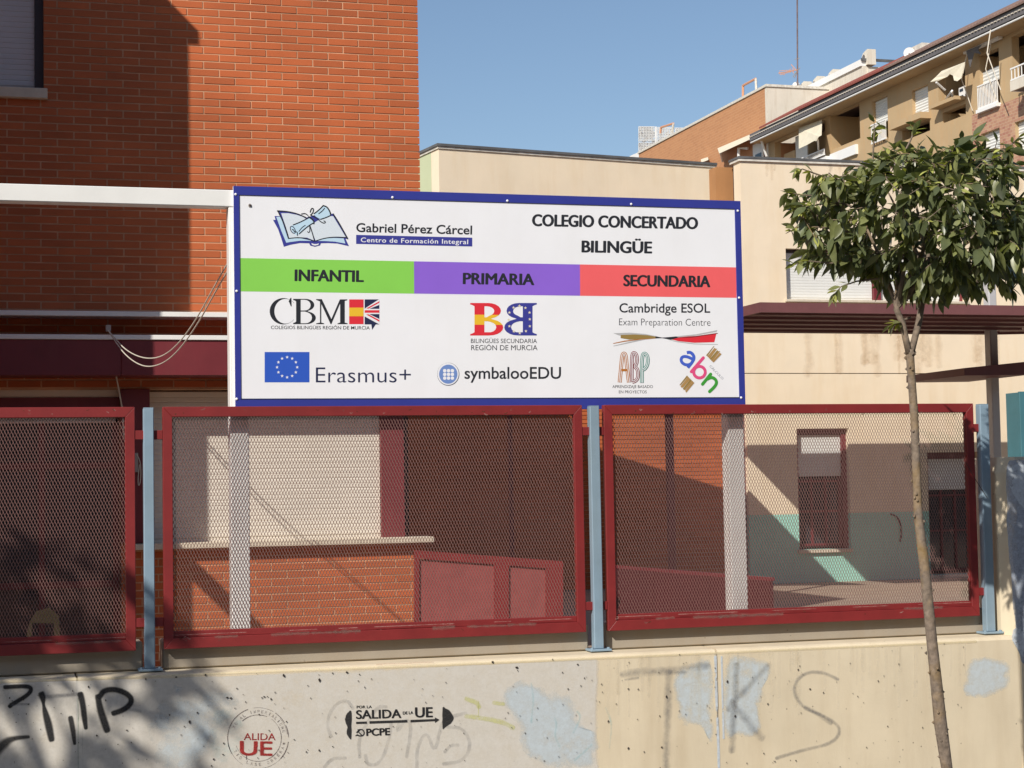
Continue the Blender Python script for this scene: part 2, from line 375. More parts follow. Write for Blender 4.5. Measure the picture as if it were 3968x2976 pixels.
# ================================================================== THE SETTING
g = mesh('street_ground', [(-600,-300,-.15),(900,-300,-.15),(900,9.9,-.15),(-600,9.9,-.15),(900,900,-.15),(-600,900,-.15)], [(0,1,2,3),(3,2,4,5)], M['asphalt']); tag(g, kind='structure')
ob_ = thing('opposite_block', (5, -20, -.15), 'row of flats on the other side of the street, behind the viewpoint', 'building')
opp = box('facade', -45, 60, -26, -14, -.15, 13, mat('opposite_render', (.30,.24,.18), .85, .1, .5), ob_)  # unseen block added to cut the low sky light on the facades
yd = box('courtyard_paving', -30, 36, 9.94, 60, -.05, .128, M['yard']); tag(yd, kind='structure')

# ---- low concrete wall
WY = 9.55
wall = thing('retaining_wall', (3, WY, -.15), 'long low raw concrete wall with patched paint and spray graffiti under the red fence', 'wall')
joints = [0.55-4.4, at(300, 2800, WY).x, at(2782, 2750, WY).x, at(2782, 2750, WY).x+3.6, 12]
for i in range(len(joints)-1):
    a, c = joints[i]+.006, joints[i+1]-.006
    if i == 2: pass
    mb = MB(); prof = [(WY, -.15), (WY, .648), (WY+.012, .664), (WY+.03, .670), (9.93, .676), (9.93, -.15)]
    mb.prism([(a, y, z) for y, z in prof], (c-a, 0, 0)); mb.build('wall_panel', M['concrete'], wall)
    box('joint_filler', c, c+.012, WY+.006, 9.9, -.15, .655, M['concrete_grey'], wall)
# curb pieces between the posts
def bev(x0, x1, y0, y1, z0, z1, n, m, p, b=.006): return box(n, x0, x1, y0, y1, z0, z1, m, p, b)
for a, c in ((-3.0, .789), (.893, 3.262), (3.362, 5.78)):
    k = bev(a, c, 9.74, 9.93, .677, .826, 'concrete_curb', M['concrete_grey'], None, .007)
    tag(k, {-3.0: 'raw concrete curb under the leftmost fence panel', .893: 'raw concrete curb under the middle fence panel'}.get(a, 'raw concrete curb under the right fence panel, by the tree'), 'curb', 'concrete curbs along the wall top')
# taller wall at the right
pil = thing('end_wall', (5.9, 9.6, -.15), 'taller old concrete wall end with peeling blue paint beside the last fence post', 'wall')
pl_ = [(5.842, 9.72), (5.846, 9.66), (5.90, 9.535), (9.5, 9.535), (9.5, 9.95), (5.842, 9.95)]
mb = MB(); mb.prism([(x, y, -.15) for x, y in pl_], (0, 0, 1.79)); 
zt = 1.64; i = len(mb.V); ins = [(5.862, 9.74), (5.868, 9.68), (5.915, 9.565), (9.48, 9.565), (9.48, 9.93), (5.862, 9.93)]
mb.V += [(x, y, zt) for x, y in pl_] + [(x, y, 1.733) for x, y in ins]; mb.F += [(i+k, i+(k+1) % 6, i+6+(k+1) % 6, i+6+k) for k in range(6)] + [tuple(i+6+k for k in range(6))]
mb.build('wall_body', M['concrete'], pil)

# ---- blue posts and red mesh panels
def blue_post(x0, x1, label):
    t = thing('fence_post', ((x0+x1)/2, 9.69, .677), label, 'post', 'blue grey fence posts')
    box('post_tube', x0, x1, 9.662, 9.716, .690, 2.052, M['post_blue'], t, .004)
    box('post_cap', x0+.002, x1-.002, 9.664, 9.714, 2.052, 2.056, M['post_blue'], t)
    box('base_plate', x0-.032, x1+.038, 9.635, 9.765-.03, .677, .690, M['post_blue'], t, .003)
    for bx in (x0-.018, x1+.022): MB().cyl((bx, 9.65, .690), .009, .009, 'Z', 6).build('bolt', M['post_blue'], t)
    return t
blue_post(.793, .847, 'blue grey square post between the leftmost and middle mesh panels')
blue_post(3.272, 3.328, 'blue grey square post under the middle of the sign, between two mesh panels')
blue_post(5.752, 5.812, 'blue grey square post at the right end, against the peeling blue wall')

def clip_seg(x, z, dx, dz, X0, X1, Z0, Z1):
    t0, t1 = -1e9, 1e9
    for p, d, lo, hi in ((x, dx, X0, X1), (z, dz, Z0, Z1)):
        a, b = (lo-p)/d, (hi-p)/d
        if a > b: a, b = b, a
        t0 = max(t0, a); t1 = min(t1, b)
    return (t0, t1) if t1-t0 > 1e-3 else None
def panel(X0, X1, label, left=True, right=True):
    t = thing('mesh_fence', ((X0+X1)/2, 9.68, .785), label, 'fence panel', 'red mesh fence panels')
    zt, zb, y0, y1 = 2.060, .785, 9.680, 9.722; w = .050
    # mitred bars
    def fr(n, pts, d=y1-y0):
        o = prism(n, [(x, y0, z) for x, z in pts], (0, d, 0), M['fence_red'], t)
        bm = bmesh.new(); bm.from_mesh(o.data); bmesh.ops.bevel(bm, geom=list(bm.edges), offset=.0022, segments=1, affect='EDGES'); bm.to_mesh(o.data); bm.free(); return o
    xi0, xi1, zi0, zi1 = X0+w, X1-w, .842, 2.006
    fr('top_rail', [(X0, zt), (X1, zt), (xi1, zi1), (xi0, zi1)]); fr('bottom_rail', [(X0, zb), (xi0, zi0), (xi1, zi0), (X1, zb)])
    fr('side_rail', [(X0, zt), (xi0, zi1), (xi0, zi0), (X0, zb)]); fr('side_rail', [(X1, zt), (X1, zb), (xi1, zi0), (xi1, zi1)])
    box('mesh_angle', xi0, xi1, 9.694, 9.716, .8424, .876, M['fence_red'], t, .002)
    for s_, on in ((0, left), (1, right)):
        if not on: continue
        for z0, z1 in ((1.888, 1.936), (.905, .952)):
            if s_ == 0: box('bracket', X0-.046, X0-.0005, 9.684, 9.712, z0, z1, M['fence_red'], t, .002)
            else: box('bracket', X1+.0005, X1+.046, 9.684, 9.712, z0, z1, M['fence_red'], t, .002)
            MB().tube([((X0-.044 if s_ == 0 else X1+.044), 9.676, z0+.004), ((X0-.044 if s_ == 0 else X1+.044), 9.676, z1-.004)], .0035, 5).build('weld', M['fence_red'], t)
    mb = MB(); px_, pz = .01665, .0360; a0, a1, b0, b1 = xi0-.004, xi1+.004, .872, 2.008
    L = math.hypot(px_, pz)
    for fam, yy in ((1, 9.7035), (-1, 9.7005)):
        dx, dz = fam*px_/L, pz/L; span = (b1-b0)*px_/pz
        x = a0-span-.1 if fam > 0 else a0
        x = math.floor(x/px_)*px_
        end = a1 if fam > 0 else a1+span+.1
        while x < end:
            c = clip_seg(x, b0, dx, dz, a0, a1, b0, b1)
            if c:
                p = Vector((x+dx*c[0], yy, b0+dz*c[0])); q = Vector((x+dx*c[1], yy, b0+dz*c[1]))
                # strand: flat strip turned partly towards the sky
                tn = (q-p).normalized(); side = Vector((-tn.z*fam*0+tn.z, 0, -tn.x)); side = tn.cross(Vector((0,1,0))).normalized()
                u = (side*.83+Vector((0,1,0))*.55*(1 if side.z < 0 else -1)).normalized(); v = tn.cross(u)
                i = len(mb.V); hw, ht = .00145, .0006
                for e in (p, q): mb.V += [e-u*hw-v*ht, e+u*hw-v*ht, e+u*hw+v*ht, e-u*hw+v*ht]
                mb.F += [(i,i+4,i+5,i+1),(i+1,i+5,i+6,i+2),(i+2,i+6,i+7,i+3),(i+3,i+7,i+4,i)]
            x += px_
    tag(mb.build('expanded_mesh', M['mesh_red'], t), kind='stuff')
    return t
panel(-1.60, .750, 'red fence panel at the far left, its mesh partly in tree shade', right=True)
panel(.895, 3.231, 'long red mesh panel below the sign, brick and shutter behind it')
panel(3.362, 5.718, 'red mesh panel behind the tree trunk, shaded patio behind it')

# scuffs and dust on the fence paint
G_scuff = paint('pale_scuff', (190,150,140), .7, 30, .7, .5, .2, 1, .6); G_rustc = paint('rust_chip', (95,50,28), .3, 60, .8, .5, .2, .9, .8); G_dust = paint('grey_dust', (150,140,128), .5, 25, .8, .5, .2, 1, .3)
scr = random.Random(9)
for pnl, x0_, x1_ in ((bpy.data.objects['mesh_fence'], 0, 500), (bpy.data.objects['mesh_fence.001'], 650, 2260), (bpy.data.objects['mesh_fence.002'], 2370, 3780)):
    yb = lambda x: 2489-.0413*x
    x = x0_+20
    while x < x1_-40:
        l = scr.uniform(60, 320); x2 = min(x+l, x1_-15)
        stroke('scuff', [(x, yb(x)), (x2, yb(x2))], scr.uniform(2.5, 4.5), 9.6798, 1, G_scuff, pnl, .4, .9, 0); x = x2+scr.uniform(30, 240)
    for _ in range(int((x1_-x0_)/45)):
        x = scr.uniform(x0_+15, x1_-15); y = scr.choice((scr.uniform(1584, 1604), scr.uniform(yb(x)+4, yb(x)+26))); a_ = scr.uniform(-1, 1)*6; stroke('paint_chip', [(x, y), (x+a_, y+scr.uniform(2, 5)), (x+a_*2, y+scr.uniform(-1, 6))], scr.uniform(1.5, 5), 9.6798, 2, scr.choice((G_scuff, G_rustc, G_dust)), pnl, .3, 1, 0)
    for _ in range(int((x1_-x0_)/200)+1):
        x = scr.uniform(x0_+60, x1_-120); stroke('dust_smear', [(x, yb(x)+14), (x+scr.uniform(60, 150), yb(x)+10)], scr.uniform(14, 24), 9.6798, 3, G_dust, pnl, .9, 1, 0)
# ================================================================== SIGN
SY = 9.74
sx0 = at(904, 721, SY).x; sx1 = at(2868, 778, SY).x; sz1 = at(904, 721, SY).z; sz0 = at(912, 1592, SY).z
sg = thing('school_sign', (2.98, SY, 2.07), 'wide white school sign board with blue border, coloured bands and logos', 'sign')
box('board', sx0, sx1, SY, SY+.024, sz0, sz1, M['board'], sg)
def px_rect(x0, y0, x1, y1): return [(x0, y0), (x1, y0), (x1, y1), (x0, y1)]
P_blk = mat('print_black', (.022,.024,.03), .4, 0); P_blue = mat('print_blue', (.045,.05,.28), .4, 0); P_green = mat('print_green', (.245,.62,.09), .4, .03)
P_pur = mat('print_purple', (.26,.125,.62), .4, .03); P_red = mat('print_coral', (.84,.125,.13), .4, .03); P_wht = mat('print_white', (.8,.8,.82), .4, 0)
P_fred = mat('print_flag_red', (.70,.03,.045), .4, 0); P_yel = mat('print_yellow', (.80,.48,.03), .4, 0); P_eu = mat('print_eu_blue', (.03,.10,.50), .4, 0)
P_navy = mat('print_navy', (.02,.025,.07), .4, 0); P_sky = mat('print_pale_blue', (.50,.68,.80), .4, 0); P_pale = mat('print_paper', (.66,.72,.77), .4, 0)
P_cream = mat('print_cream', (.75,.66,.48), .4, 0); P_ora = mat('print_orange_brown', (.45,.16,.03), .4, 0); P_wine = mat('print_wine', (.22,.025,.03), .4, 0)
P_tgr = mat('print_teal_green', (.08,.27,.22), .4, 0); P_abl = mat('print_letter_blue', (.06,.12,.55), .4, 0); P_pink = mat('print_pink', (.72,.08,.22), .4, 0)
P_gre = mat('print_letter_green', (.05,.32,.04), .4, 0); P_tan = mat('print_pencil', (.42,.25,.09), .4, 0); P_grey = mat('print_grey', (.25,.27,.32), .4, 0); P_sb = mat('print_symbol_blue', (.16,.26,.55), .4, 0)
P_lg = mat('print_light_grey', (.45,.45,.45), .4, 0); P_olive = mat('print_olive', (.30,.20,.06), .4, 0)
# border: raised flat strips, proud of the board
def strip(n, x0, x1, z0, z1): box(n, x0, x1, SY-.006, SY-.0002, z0, z1, M['border'], sg, .001)
xi0, xi1 = at(930, 1100, SY).x, at(2853, 1100, SY).x; zi1 = at(930, 756, SY).z; zi0 = at(934, 1549, SY).z
strip('border_strip', sx0, sx1, zi1, sz1); strip('border_strip', sx0, sx1, sz0, zi0); strip('border_strip', sx0, xi0, zi0+.0003, zi1-.0003); strip('border_strip', xi1, sx1, zi0+.0003, zi1-.0003)
box('shadow_gap_seal', xi0, xi1, SY-.0066, SY-.0012, zi0, zi0+.006, P_navy, sg)  # dark strip standing for the shadow line above the bottom border
for x, y in ((913,753),(1521,765),(1966,778),(2446,791),(2859,817),(917,1128),(917,1546),(2864,1154),(2872,1541)):
    c = at(x, y, SY-.006); mb = MB(); mb.tube([c, c+Vector((0,-.004,0)), c+Vector((0,-.006,0))], [.0075, .006, .002], 10); mb.build('rivet', M['rivet'], sg)
c = at(968, 796, SY); mb = MB(); mb.tube([c, c+Vector((0,-.004,0))], .010, 6); mb.build('bolt', M['pole_grey'], sg); MB().tube([c+Vector((0,-.004,0)), c+Vector((0,-.009,0))], .005, 6).build('bolt', M['dark'], sg)
# bands
def lerp(a, b, t): return a+(b-a)*t
def band(n, x0, x1, m):
    f = lambda x: (lerp(1000, 1036, (x-932)/(2853-932)), lerp(1129, 1154, (x-932)/(2855-932)))
    a, b = f(x0), f(x1); poly(n, [(x0, a[0]), (x1, b[0]), (x1+1, b[1]), (x0+1, a[1])], SY, 2, m, sg)
band('green_band', 931, 1604, P_green); band('purple_band', 1604, 2247, P_pur); band('coral_band', 2247, 2853, P_red)
T = lambda s, x0, y0, x1, y1, cap, m, bold=0, layer=3, space=1: text(s, x0, y0, x1, y1, cap, SY, layer, m, sg, bold, space)
T('Gabriel Pérez Cárcel', 1380, 899, 1829, 909, 35, P_blk, .018)
poly('caption_bar', [(1380,910),(1830,921),(1830,955),(1380,945)], SY, 3, P_blue, sg)
T('Centro de Formación Integral', 1398, 938, 1814, 946, 17.5, P_wht, .03, 4, 1.1)
T('COLEGIO CONCERTADO', 2061, 875, 2705, 887, 44, P_blk, .068, 3); T('BILINGÜE', 2253, 977, 2527, 981, 44, P_blk, .068)
T('INFANTIL', 1141, 1088, 1410, 1092, 43, P_blk, .068, 4); T('PRIMARIA', 1793, 1100, 2071, 1104, 42, P_blk, .068, 4); T('SECUNDARIA', 2415, 1108, 2753, 1112, 42, P_blk, .068, 4)
T('COLEGIOS BILINGÜES REGIÓN DE MURCIA', 1050, 1275, 1433, 1277, 13, P_blk, .004)
T('Erasmus+', 1224, 1481.5, 1592, 1481.5, 57.6, P_navy, -.006)
T('BILINGÜES SECUNDARIA', 1825, 1329, 2081, 1329.5, 16.5, P_blk, 0); T('REGIÓN DE MURCIA', 1826, 1357, 2083, 1357, 19.6, P_blk, 0)
T('symbalooEDU', 1800, 1468, 2174, 1468, 46, P_blk, .012)
T('Cambridge ESOL', 2400, 1211, 2752, 1212, 36, P_blk, .012); T('Exam Preparation Centre', 2399, 1260, 2753, 1262, 26, P_blk, -.012)
T('APRENDIZAJE BASADO', 2373, 1503.5, 2530, 1503.5, 11, P_blk, 0); T('EN PROYECTOS', 2398, 1524, 2506, 1524, 11, P_blk, 0)
T('CÁLCULO', 2748, 1420, 2799, 1472, 8.5, P_grey, 0)
# serif CBM
def mp(pts, x0, y0, w_, h_): return [(x0+u*w_, y0+v*h_) for u, v in pts]     # v downward
def serifB(x0, y0, w_, h_, mirror=False, heavy=False):
    s_ = .30 if heavy else .20; th = .10 if heavy else .035
    out = [(0,0),(.55,0)] + [(.55+.38*math.sin(a)*1.0, .24-.24*math.cos(a)) for a in [math.pi*k/10 for k in range(1, 10)]] + [(.62,.485)] + [(.58+.42*math.sin(a), .75-.25*math.cos(a)) for a in [math.pi*k/10 for k in range(2, 10)]] + [(.55,1),(0,1),(0,.955),(.06,.94),(.13,.90),(.13,.10),(.06,.06),(0,.045)]
    l = .13+s_; rt = .20 if heavy else .16
    h1 = [(l, th), (.50, th)] + [(.50+(.43-rt)*math.sin(a), .25-(.25-th)*math.cos(a)+(-.00)) for a in [math.pi*k/8 for k in range(1, 8)]] + [(.50, .47-th*.3), (l, .47-th*.3)]
    h1 = [(u, min(v, .47-th*.3)) for u, v in h1]
    h2 = [(l, .47+th*.9), (.52, .47+th*.9)] + [(.52+(.47-rt)*math.sin(a), .745-(.255-th*.8)*math.cos(a)) for a in [math.pi*k/8 for k in range(1, 8)]] + [(.52, 1-th), (l, 1-th)]
    h2 = [(u, max(min(v, 1-th), .47+th*.9)) for u, v in h2]
    f = (lambda P: [(1-u, v) for u, v in P]) if mirror else (lambda P: P)
    return mp(f(out), x0, y0, w_, h_), [mp(f(h1), x0, y0, w_, h_), mp(f(h2), x0, y0, w_, h_)]
o_, h_ = serifB(1136, 1158, 88, 98); poly('lettering', o_, SY, 3, P_blk, sg, h_)
outer = ell(1098, 1206, 53, 51, 36, 42, 322); inner = ell(1106, 1206, 43, 48, 36, 40, 322)
poly('lettering', outer+list(reversed(inner)), SY, 3, P_blk, sg)
poly('lettering', [(1126,1154),(1129,1154),(1130,1187),(1127,1187),(1121,1172),(1118,1168)], SY, 4, P_blk, sg)
Mx = [(1225,1159),(1247,1159),(1284,1236),(1317,1160),(1346,1160),(1346,1163),(1336,1166),(1336,1250),(1347,1253),(1347,1256),(1308,1256),(1308,1253),(1318,1250),(1318,1176),(1284,1256),(1281,1256),(1245,1178),(1245,1250),(1256,1253),(1256,1256),(1225,1256),(1225,1253),(1240,1250),(1240,1168),(1225,1162)]
poly('lettering', Mx, SY, 3, P_blk, sg)
# flags
poly('flag_print', px_rect(1353,1160,1409,1256), SY, 3, P_fred, sg); poly('flag_print', px_rect(1353,1192,1409,1225.5), SY, 4, P_yel, sg)
poly('flag_print', [(1413,1160),(1470,1160),(1470,1257),(1456,1257),(1442,1278),(1439,1257),(1413,1257)], SY, 3, P_navy, sg)
multi('flag_print', [[(1413,1196),(1470,1159),(1470,1181),(1428,1198)], [(1413,1216),(1413,1226),(1470,1257),(1470,1236),(1428,1216)], px_rect(1413,1197,1470,1217)], SY, 4, P_wht, sg)
multi('flag_print', [px_rect(1413,1202,1470,1212), [(1419,1195),(1470,1167),(1470,1173),(1428,1196)], [(1419,1219),(1428,1218),(1470,1240),(1470,1247)]], SY, 5, P_fred, sg)
poly('flag_print', px_rect(1025.5,1364,1199,1481.5), SY, 3, P_eu, sg)
multi('star_print', [star(1112.6+39*math.sin(R(30*k)), 1423-39*math.cos(R(30*k)), 6.6) for k in range(12)], SY, 4, P_wht, sg)
# twin B emblem
def split_B(x0, y0, w_, h_, mirror, cuts, mats_):
    o_, hs = serifB(x0, y0, w_, h_, mirror, True); ob = poly('letter_emblem', o_, SY, 3, mats_[0], sg, hs)
    if cuts:
        ob.data.materials.append(mats_[1]); bm = bmesh.new(); bm.from_mesh(ob.data); zs = [at(x0, y, SY).z - wloc(sg).z for y in cuts]
        for z in zs: bmesh.ops.bisect_plane(bm, geom=list(bm.verts)+list(bm.edges)+list(bm.faces), plane_co=(0,0,z), plane_no=(0,0,1))
        for f in bm.faces:
            if zs[1] < f.calc_center_median().z < zs[0]: f.material_index = 1
        bm.to_mesh(ob.data); bm.free()
split_B(1822, 1174, 128, 126, False, (1219, 1258), (P_fred, P_yel)); split_B(1954, 1174, 126, 126, True, None, (P_blue, None))
multi('star_print', [star(x, y, 6.5) for x, y in ((1990,1192),(2013,1185),(2036,1193),(1974,1211),(2052,1211),(1971,1239),(2053,1237),(1974,1264),(2053,1264),(1991,1284),(2014,1291),(2038,1283))], SY, 5, P_cream, sg)
# round symbol
poly('round_emblem', ell(1737,1450,43,44.5), SY, 3, P_navy, sg); poly('round_emblem', ell(1736.3,1449,41.5,43), SY, 4, P_wht, sg); poly('round_emblem', ell(1737,1450,35.5,37), SY, 5, P_sb, sg)
multi('round_emblem', [smooth_pts(px_rect(1717+14.9*i, 1430+14.5*j, 1729.5+14.9*i, 1442.5+14.5*j), 1, True) for i in range(3) for j in range(3)], SY, 6, P_wht, sg)
# ribbon
def ribbon(pts, m, l): poly('ribbon_print', pts, SY, l, m, sg)
ribbon([(2376,1290),(2440,1289),(2500,1294),(2540,1302),(2566,1309),(2620,1303),(2700,1295),(2782,1279),(2780,1335),(2690,1333),(2630,1325),(2566,1309),(2500,1315),(2440,1327),(2378,1342)], P_lg, 3) if 0 else None
multi('ribbon_print', [[(2376,1291),(2440,1289),(2500,1294),(2540,1302),(2566,1309),(2520,1309),(2440,1300),(2400,1300)], [(2376,1340),(2440,1324),(2500,1312),(2566,1309),(2500,1316),(2440,1329),(2378,1342)], [(2566,1309),(2620,1303),(2700,1295),(2780,1279),(2776,1286),(2690,1301),(2620,1308)], [(2566,1309),(2620,1322),(2690,1331),(2782,1334),(2782,1336),(2690,1334),(2620,1325)]], SY, 3, P_lg, sg)
poly('ribbon_print', [(2405,1298),(2460,1296),(2510,1299),(2566,1309),(2500,1312),(2440,1316),(2405,1310)], SY, 4, P_olive, sg)
poly('ribbon_print', [(2375,1330),(2420,1320),(2480,1313),(2566,1309),(2480,1316),(2420,1324),(2377,1332)], SY, 5, P_ora, sg)
multi('ribbon_print', [[(2585,1311),(2650,1305),(2720,1300),(2776,1292),(2768,1326),(2690,1328),(2630,1322)]], SY, 4, P_fred, sg)
multi('ribbon_print', [[(2600,1310),(2680,1304),(2780,1290),(2782,1293),(2680,1308)]], SY, 5, P_wine, sg)
multi('ribbon_print', [[(2540,1303),(2566,1308),(2620,1304),(2630,1308),(2600,1316),(2566,1310),(2540,1311)]], SY, 6, P_blk, sg)
# ABP outlined letters
def S(pts, wd, m, l=3, sm=2, closed=False): stroke('letter_emblem', pts, wd, SY, l, m, sg, 0, 1, sm, closed, False)
Ap = [(2401,1482),(2407,1420),(2411,1376),(2418,1368),(2425,1376),(2429,1420),(2437,1482)]
S(Ap, 15, P_ora, 3); S(Ap, 9, P_wht, 4); S(Ap, 3.2, P_ora, 5); S([(2408,1434),(2430,1434)], 9, P_ora, 5, 0)
Bp = [(2448,1480),(2448,1372),(2458,1366),(2468,1376),(2468,1408),(2458,1420),(2471,1430),(2473,1462),(2464,1476),(2450,1480)]
S(Bp, 14, P_wine, 6); S(Bp, 8.4, P_wht, 7); S(Bp, 3, P_wine, 8)
Pp = [(2487,1483),(2487,1378),(2498,1367),(2510,1380),(2510,1412),(2498,1430),(2490,1432)]
S(Pp, 14, P_tgr, 9); S(Pp, 8.4, P_wht, 10); S(Pp, 3, P_tgr, 11)
# abn
c5 = lambda P: [(2250+x/3.16, 1100+y/3.16) for x, y in P]
S(c5([(1300,842),(1340,835),(1375,862),(1392,905),(1370,955),(1312,1028)]), 12, P_abl, 3); stroke('letter_emblem', c5([(1385,930),(1330,900),(1275,885),(1235,900),(1228,945),(1262,985),(1320,995),(1352,975)]), 11.5, SY, 4, P_abl, sg, 0, 1, 2, False, True)
stroke('letter_emblem', c5([(1502,905),(1355,1075)]), 12, SY, 5, P_pink, sg, 0, 1, 0); S(ell(2250+1455/3.16, 1100+1080/3.16, 22.5, 22.5, 24), 11.5, P_pink, 6, 0, True)
stroke('letter_emblem', c5([(1592,1105),(1492,1228)]), 12, SY, 7, P_gre, sg, 0, 1, 0); stroke('letter_emblem', c5([(1550,1165),(1600,1140),(1650,1165),(1668,1210),(1640,1260),(1578,1318)]), 12, SY, 8, P_gre, sg, 0, 1, 2)
for k in range(6):
    u = k*18; poly('pencil_print', c5([(1535+u*.85, 870+u*.85+5), (1632+u*.85-6, 765+u*.85), (1640+u*.95, 775+u*.85+(8 if k % 2 else -14)), (1552+u*.85, 885+u*.85)]), SY, 3+k, P_tan if k % 3 else P_olive, sg)
    poly('pencil_print', c5([(1300+u*.85, 1122+u*.85), (1316+u*.85, 1134+u*.85), (1225+u*.75, 1252+u*.8+(8 if k % 2 else -10)), (1208+u*.8, 1240+u*.75)]), SY, 3+k, P_tan if k % 3 else P_olive, sg)
# open book and scroll
b5 = lambda P: [(1000+x/5.53, 780+y/5.53) for x, y in P]
poly('book_emblem', b5([(318,395),(375,400),(352,315),(480,318),(415,202),(600,205),(760,240),(900,290),(1030,350),(1200,300),(1500,280),(1620,260),(1935,810),(1875,805),(1948,962),(1700,905),(1500,895),(1345,900),(1330,945),(1220,975),(1120,950),(1095,900),(900,895),(700,930),(552,975),(500,800),(430,600)]), SY, 3, P_blue, sg)
poly('book_emblem', b5([(390,335),(485,330),(560,560),(640,800),(900,790),(1130,840),(1140,848),(900,845),(700,870),(605,888),(500,640)]), SY, 4, P_sky, sg)
poly('book_emblem', b5([(1270,848),(1450,795),(1640,785),(1835,795),(1870,905),(1650,865),(1450,852)]), SY, 4, P_sky, sg)
poly('book_emblem', b5([(495,255),(650,255),(830,290),(960,335),(1100,420),(1150,600),(1200,840),(1050,780),(850,768),(665,790),(600,560)]), SY, 5, P_pale, sg)
poly('book_emblem', b5([(1110,520),(1300,400),(1540,315),(1610,320),(1880,768),(1640,760),(1420,790),(1235,850),(1170,680)]), SY, 5, P_pale, sg)
poly('book_emblem', b5([(690,540),(760,500),(1080,350),(1150,400),(1190,450),(1040,550),(880,700),(830,735),(740,670)]), SY, 6, P_sky, sg)
poly('book_emblem', b5([(1190,270),(1395,90),(1480,120),(1550,240),(1540,310),(1340,385),(1240,330)]), SY, 6, P_sky, sg)
K = lambda P, w_=4.2, l=7, m=P_blk: stroke('book_emblem', b5(P), w_, SY, l, m, sg, 0, 1, 2, False, True)
K([(415,205),(600,215),(760,245),(900,290),(1025,350)], 4.5); K([(430,215),(545,450),(610,640),(655,795)], 5); K([(655,795),(850,775),(1040,795),(1190,850)], 3.5, 8)
K([(1235,848),(1420,790),(1620,765),(1880,775)], 3.5, 8); K([(1610,275),(1720,440),(1920,800)], 5); K([(1110,520),(1170,700),(1210,850)], 4, 8)
K([(755,505),(920,440),(1080,355)], 4, 9); K([(885,695),(1000,590),(1120,500),(1185,465)], 4, 9); K([(875,645),(940,560),(1010,515)], 3, 9); K([(1200,265),(1300,190),(1395,95)], 4.5, 9); K([(1395,92),(1480,120),(1540,220),(1555,280)], 5, 9)
K([(1340,385),(1440,355),(1550,305)], 4, 9); K([(1300,265),(1370,215),(1425,150)], 3.5, 9); K([(1085,330),(1150,370),(1200,430),(1195,480)], 5, 10); K([(1120,290),(1250,350),(1340,440),(1420,475),(1450,440),(1410,420)], 3.5, 10)
K([(1115,230),(1140,150),(1190,150),(1180,230),(1130,290)], 3.5, 11); K([(930,270),(1010,255),(1065,300)], 3.2, 11); K([(1105,540),(1110,640),(1085,675),(1060,650)], 3, 11)
S(ell(1000+745/5.53, 780+610/5.53, 8, 15, 20, rot=-28), 3, P_navy, 8, 0, True); K([(735,605),(760,610),(780,660),(840,650),(845,730)], 3.5, 10)
poly('book_emblem', b5([(1140,895),(1200,915),(1260,915),(1305,900),(1290,935),(1220,950),(1160,935)]), SY, 8, P_wht, sg)

# white steel structure
def wbar(name, x0, x1, y0, y1, z0, z1, label, cat='post', group=None): return tag(box(name, x0, x1, y0, y1, z0, z1, M['white'], None, .004), label, cat, group)
PY_ = SY+.026
qa, qb = at(889, 1200, PY_).x, at(2822, 1700, PY_).x
zb1, zb0 = at(450, 723, PY_-.006).z, at(450, 789, PY_-.006).z
wbar('sign_post', qa, qa+.100, PY_, PY_+.10, .827, zb0-.001, 'white square steel post at the left edge of the sign, seen through the mesh', 'post', 'white posts carrying the sign')
wbar('sign_post', qb, qb+.100, PY_, PY_+.10, .827, sz1-.05, 'white square steel post at the right edge of the sign, seen through the mesh', 'post', 'white posts carrying the sign')
wbar('white_beam', -3.2, sx0+.12, PY_-.006+.002, PY_+.10, zb0, zb1, 'thick white steel beam running left from the top corner of the sign', 'beam')
X0r = 1.5-((zb0+zb1)/2-1.03)
wbar('roof_rafter', X0r-.05, X0r+.05, PY_+.101, 12.0, zb0+.002, zb1-.002, 'white rafter running back from the thick white beam', 'beam')

# ================================================================== GRAFFITI AND PAINT ON THE LOW WALL
G_grey = paint('wall_grey_paint', (222,218,209), .25, 5, .7, .45, .05, .8, .74); G_black = paint('black_spray', (26,26,28), .12, 30); G_mid = paint('grey_spray', (122,122,124), .5, 14, .7, .2, 0, 1, .66)
G_blue = paint('pale_blue_patch', (203,214,219), .3, 8, .7, .6, .1, .95, .78); G_cyan = paint('cyan_trace', (150,205,208), .6, 14, .7, .3, .1, 1, .5); G_yel = paint('faded_yellow', (212,212,140), .4, 14, .7, .3, .1, 1, .75)
G_red = paint('red_stencil', (170,50,46), .6, 22, .7, .5, .3, .85); G_dred = paint('dark_stencil', (74,54,58), .6, 30, .7, .3, .2, .9); G_green = paint('green_trace', (40,110,70), .7, 20, .7, .3, .2, 1, .7); G_deep = paint('peeling_blue', (165,173,184), .5, 12, .7, .5, .3, .5); G_cream = paint('cream_edge', (228,212,172), .4, 12)
G_rust = paint('rusty_writing', (170,90,60), .6, 40); G_whitep = paint('white_paint_flakes', (196,204,210), .3, 14, .8, .6, .62, .7); G_drip = paint('pale_lime_streak', (232,224,204), .5, 9, .8, .3, .2, 1, .22)
def c0(P, ox, oy, s): return [((ox+p[0]/s, oy+p[1]/s) + tuple(p[2:])) for p in P]
WP = dict(Y=WY-.0006)
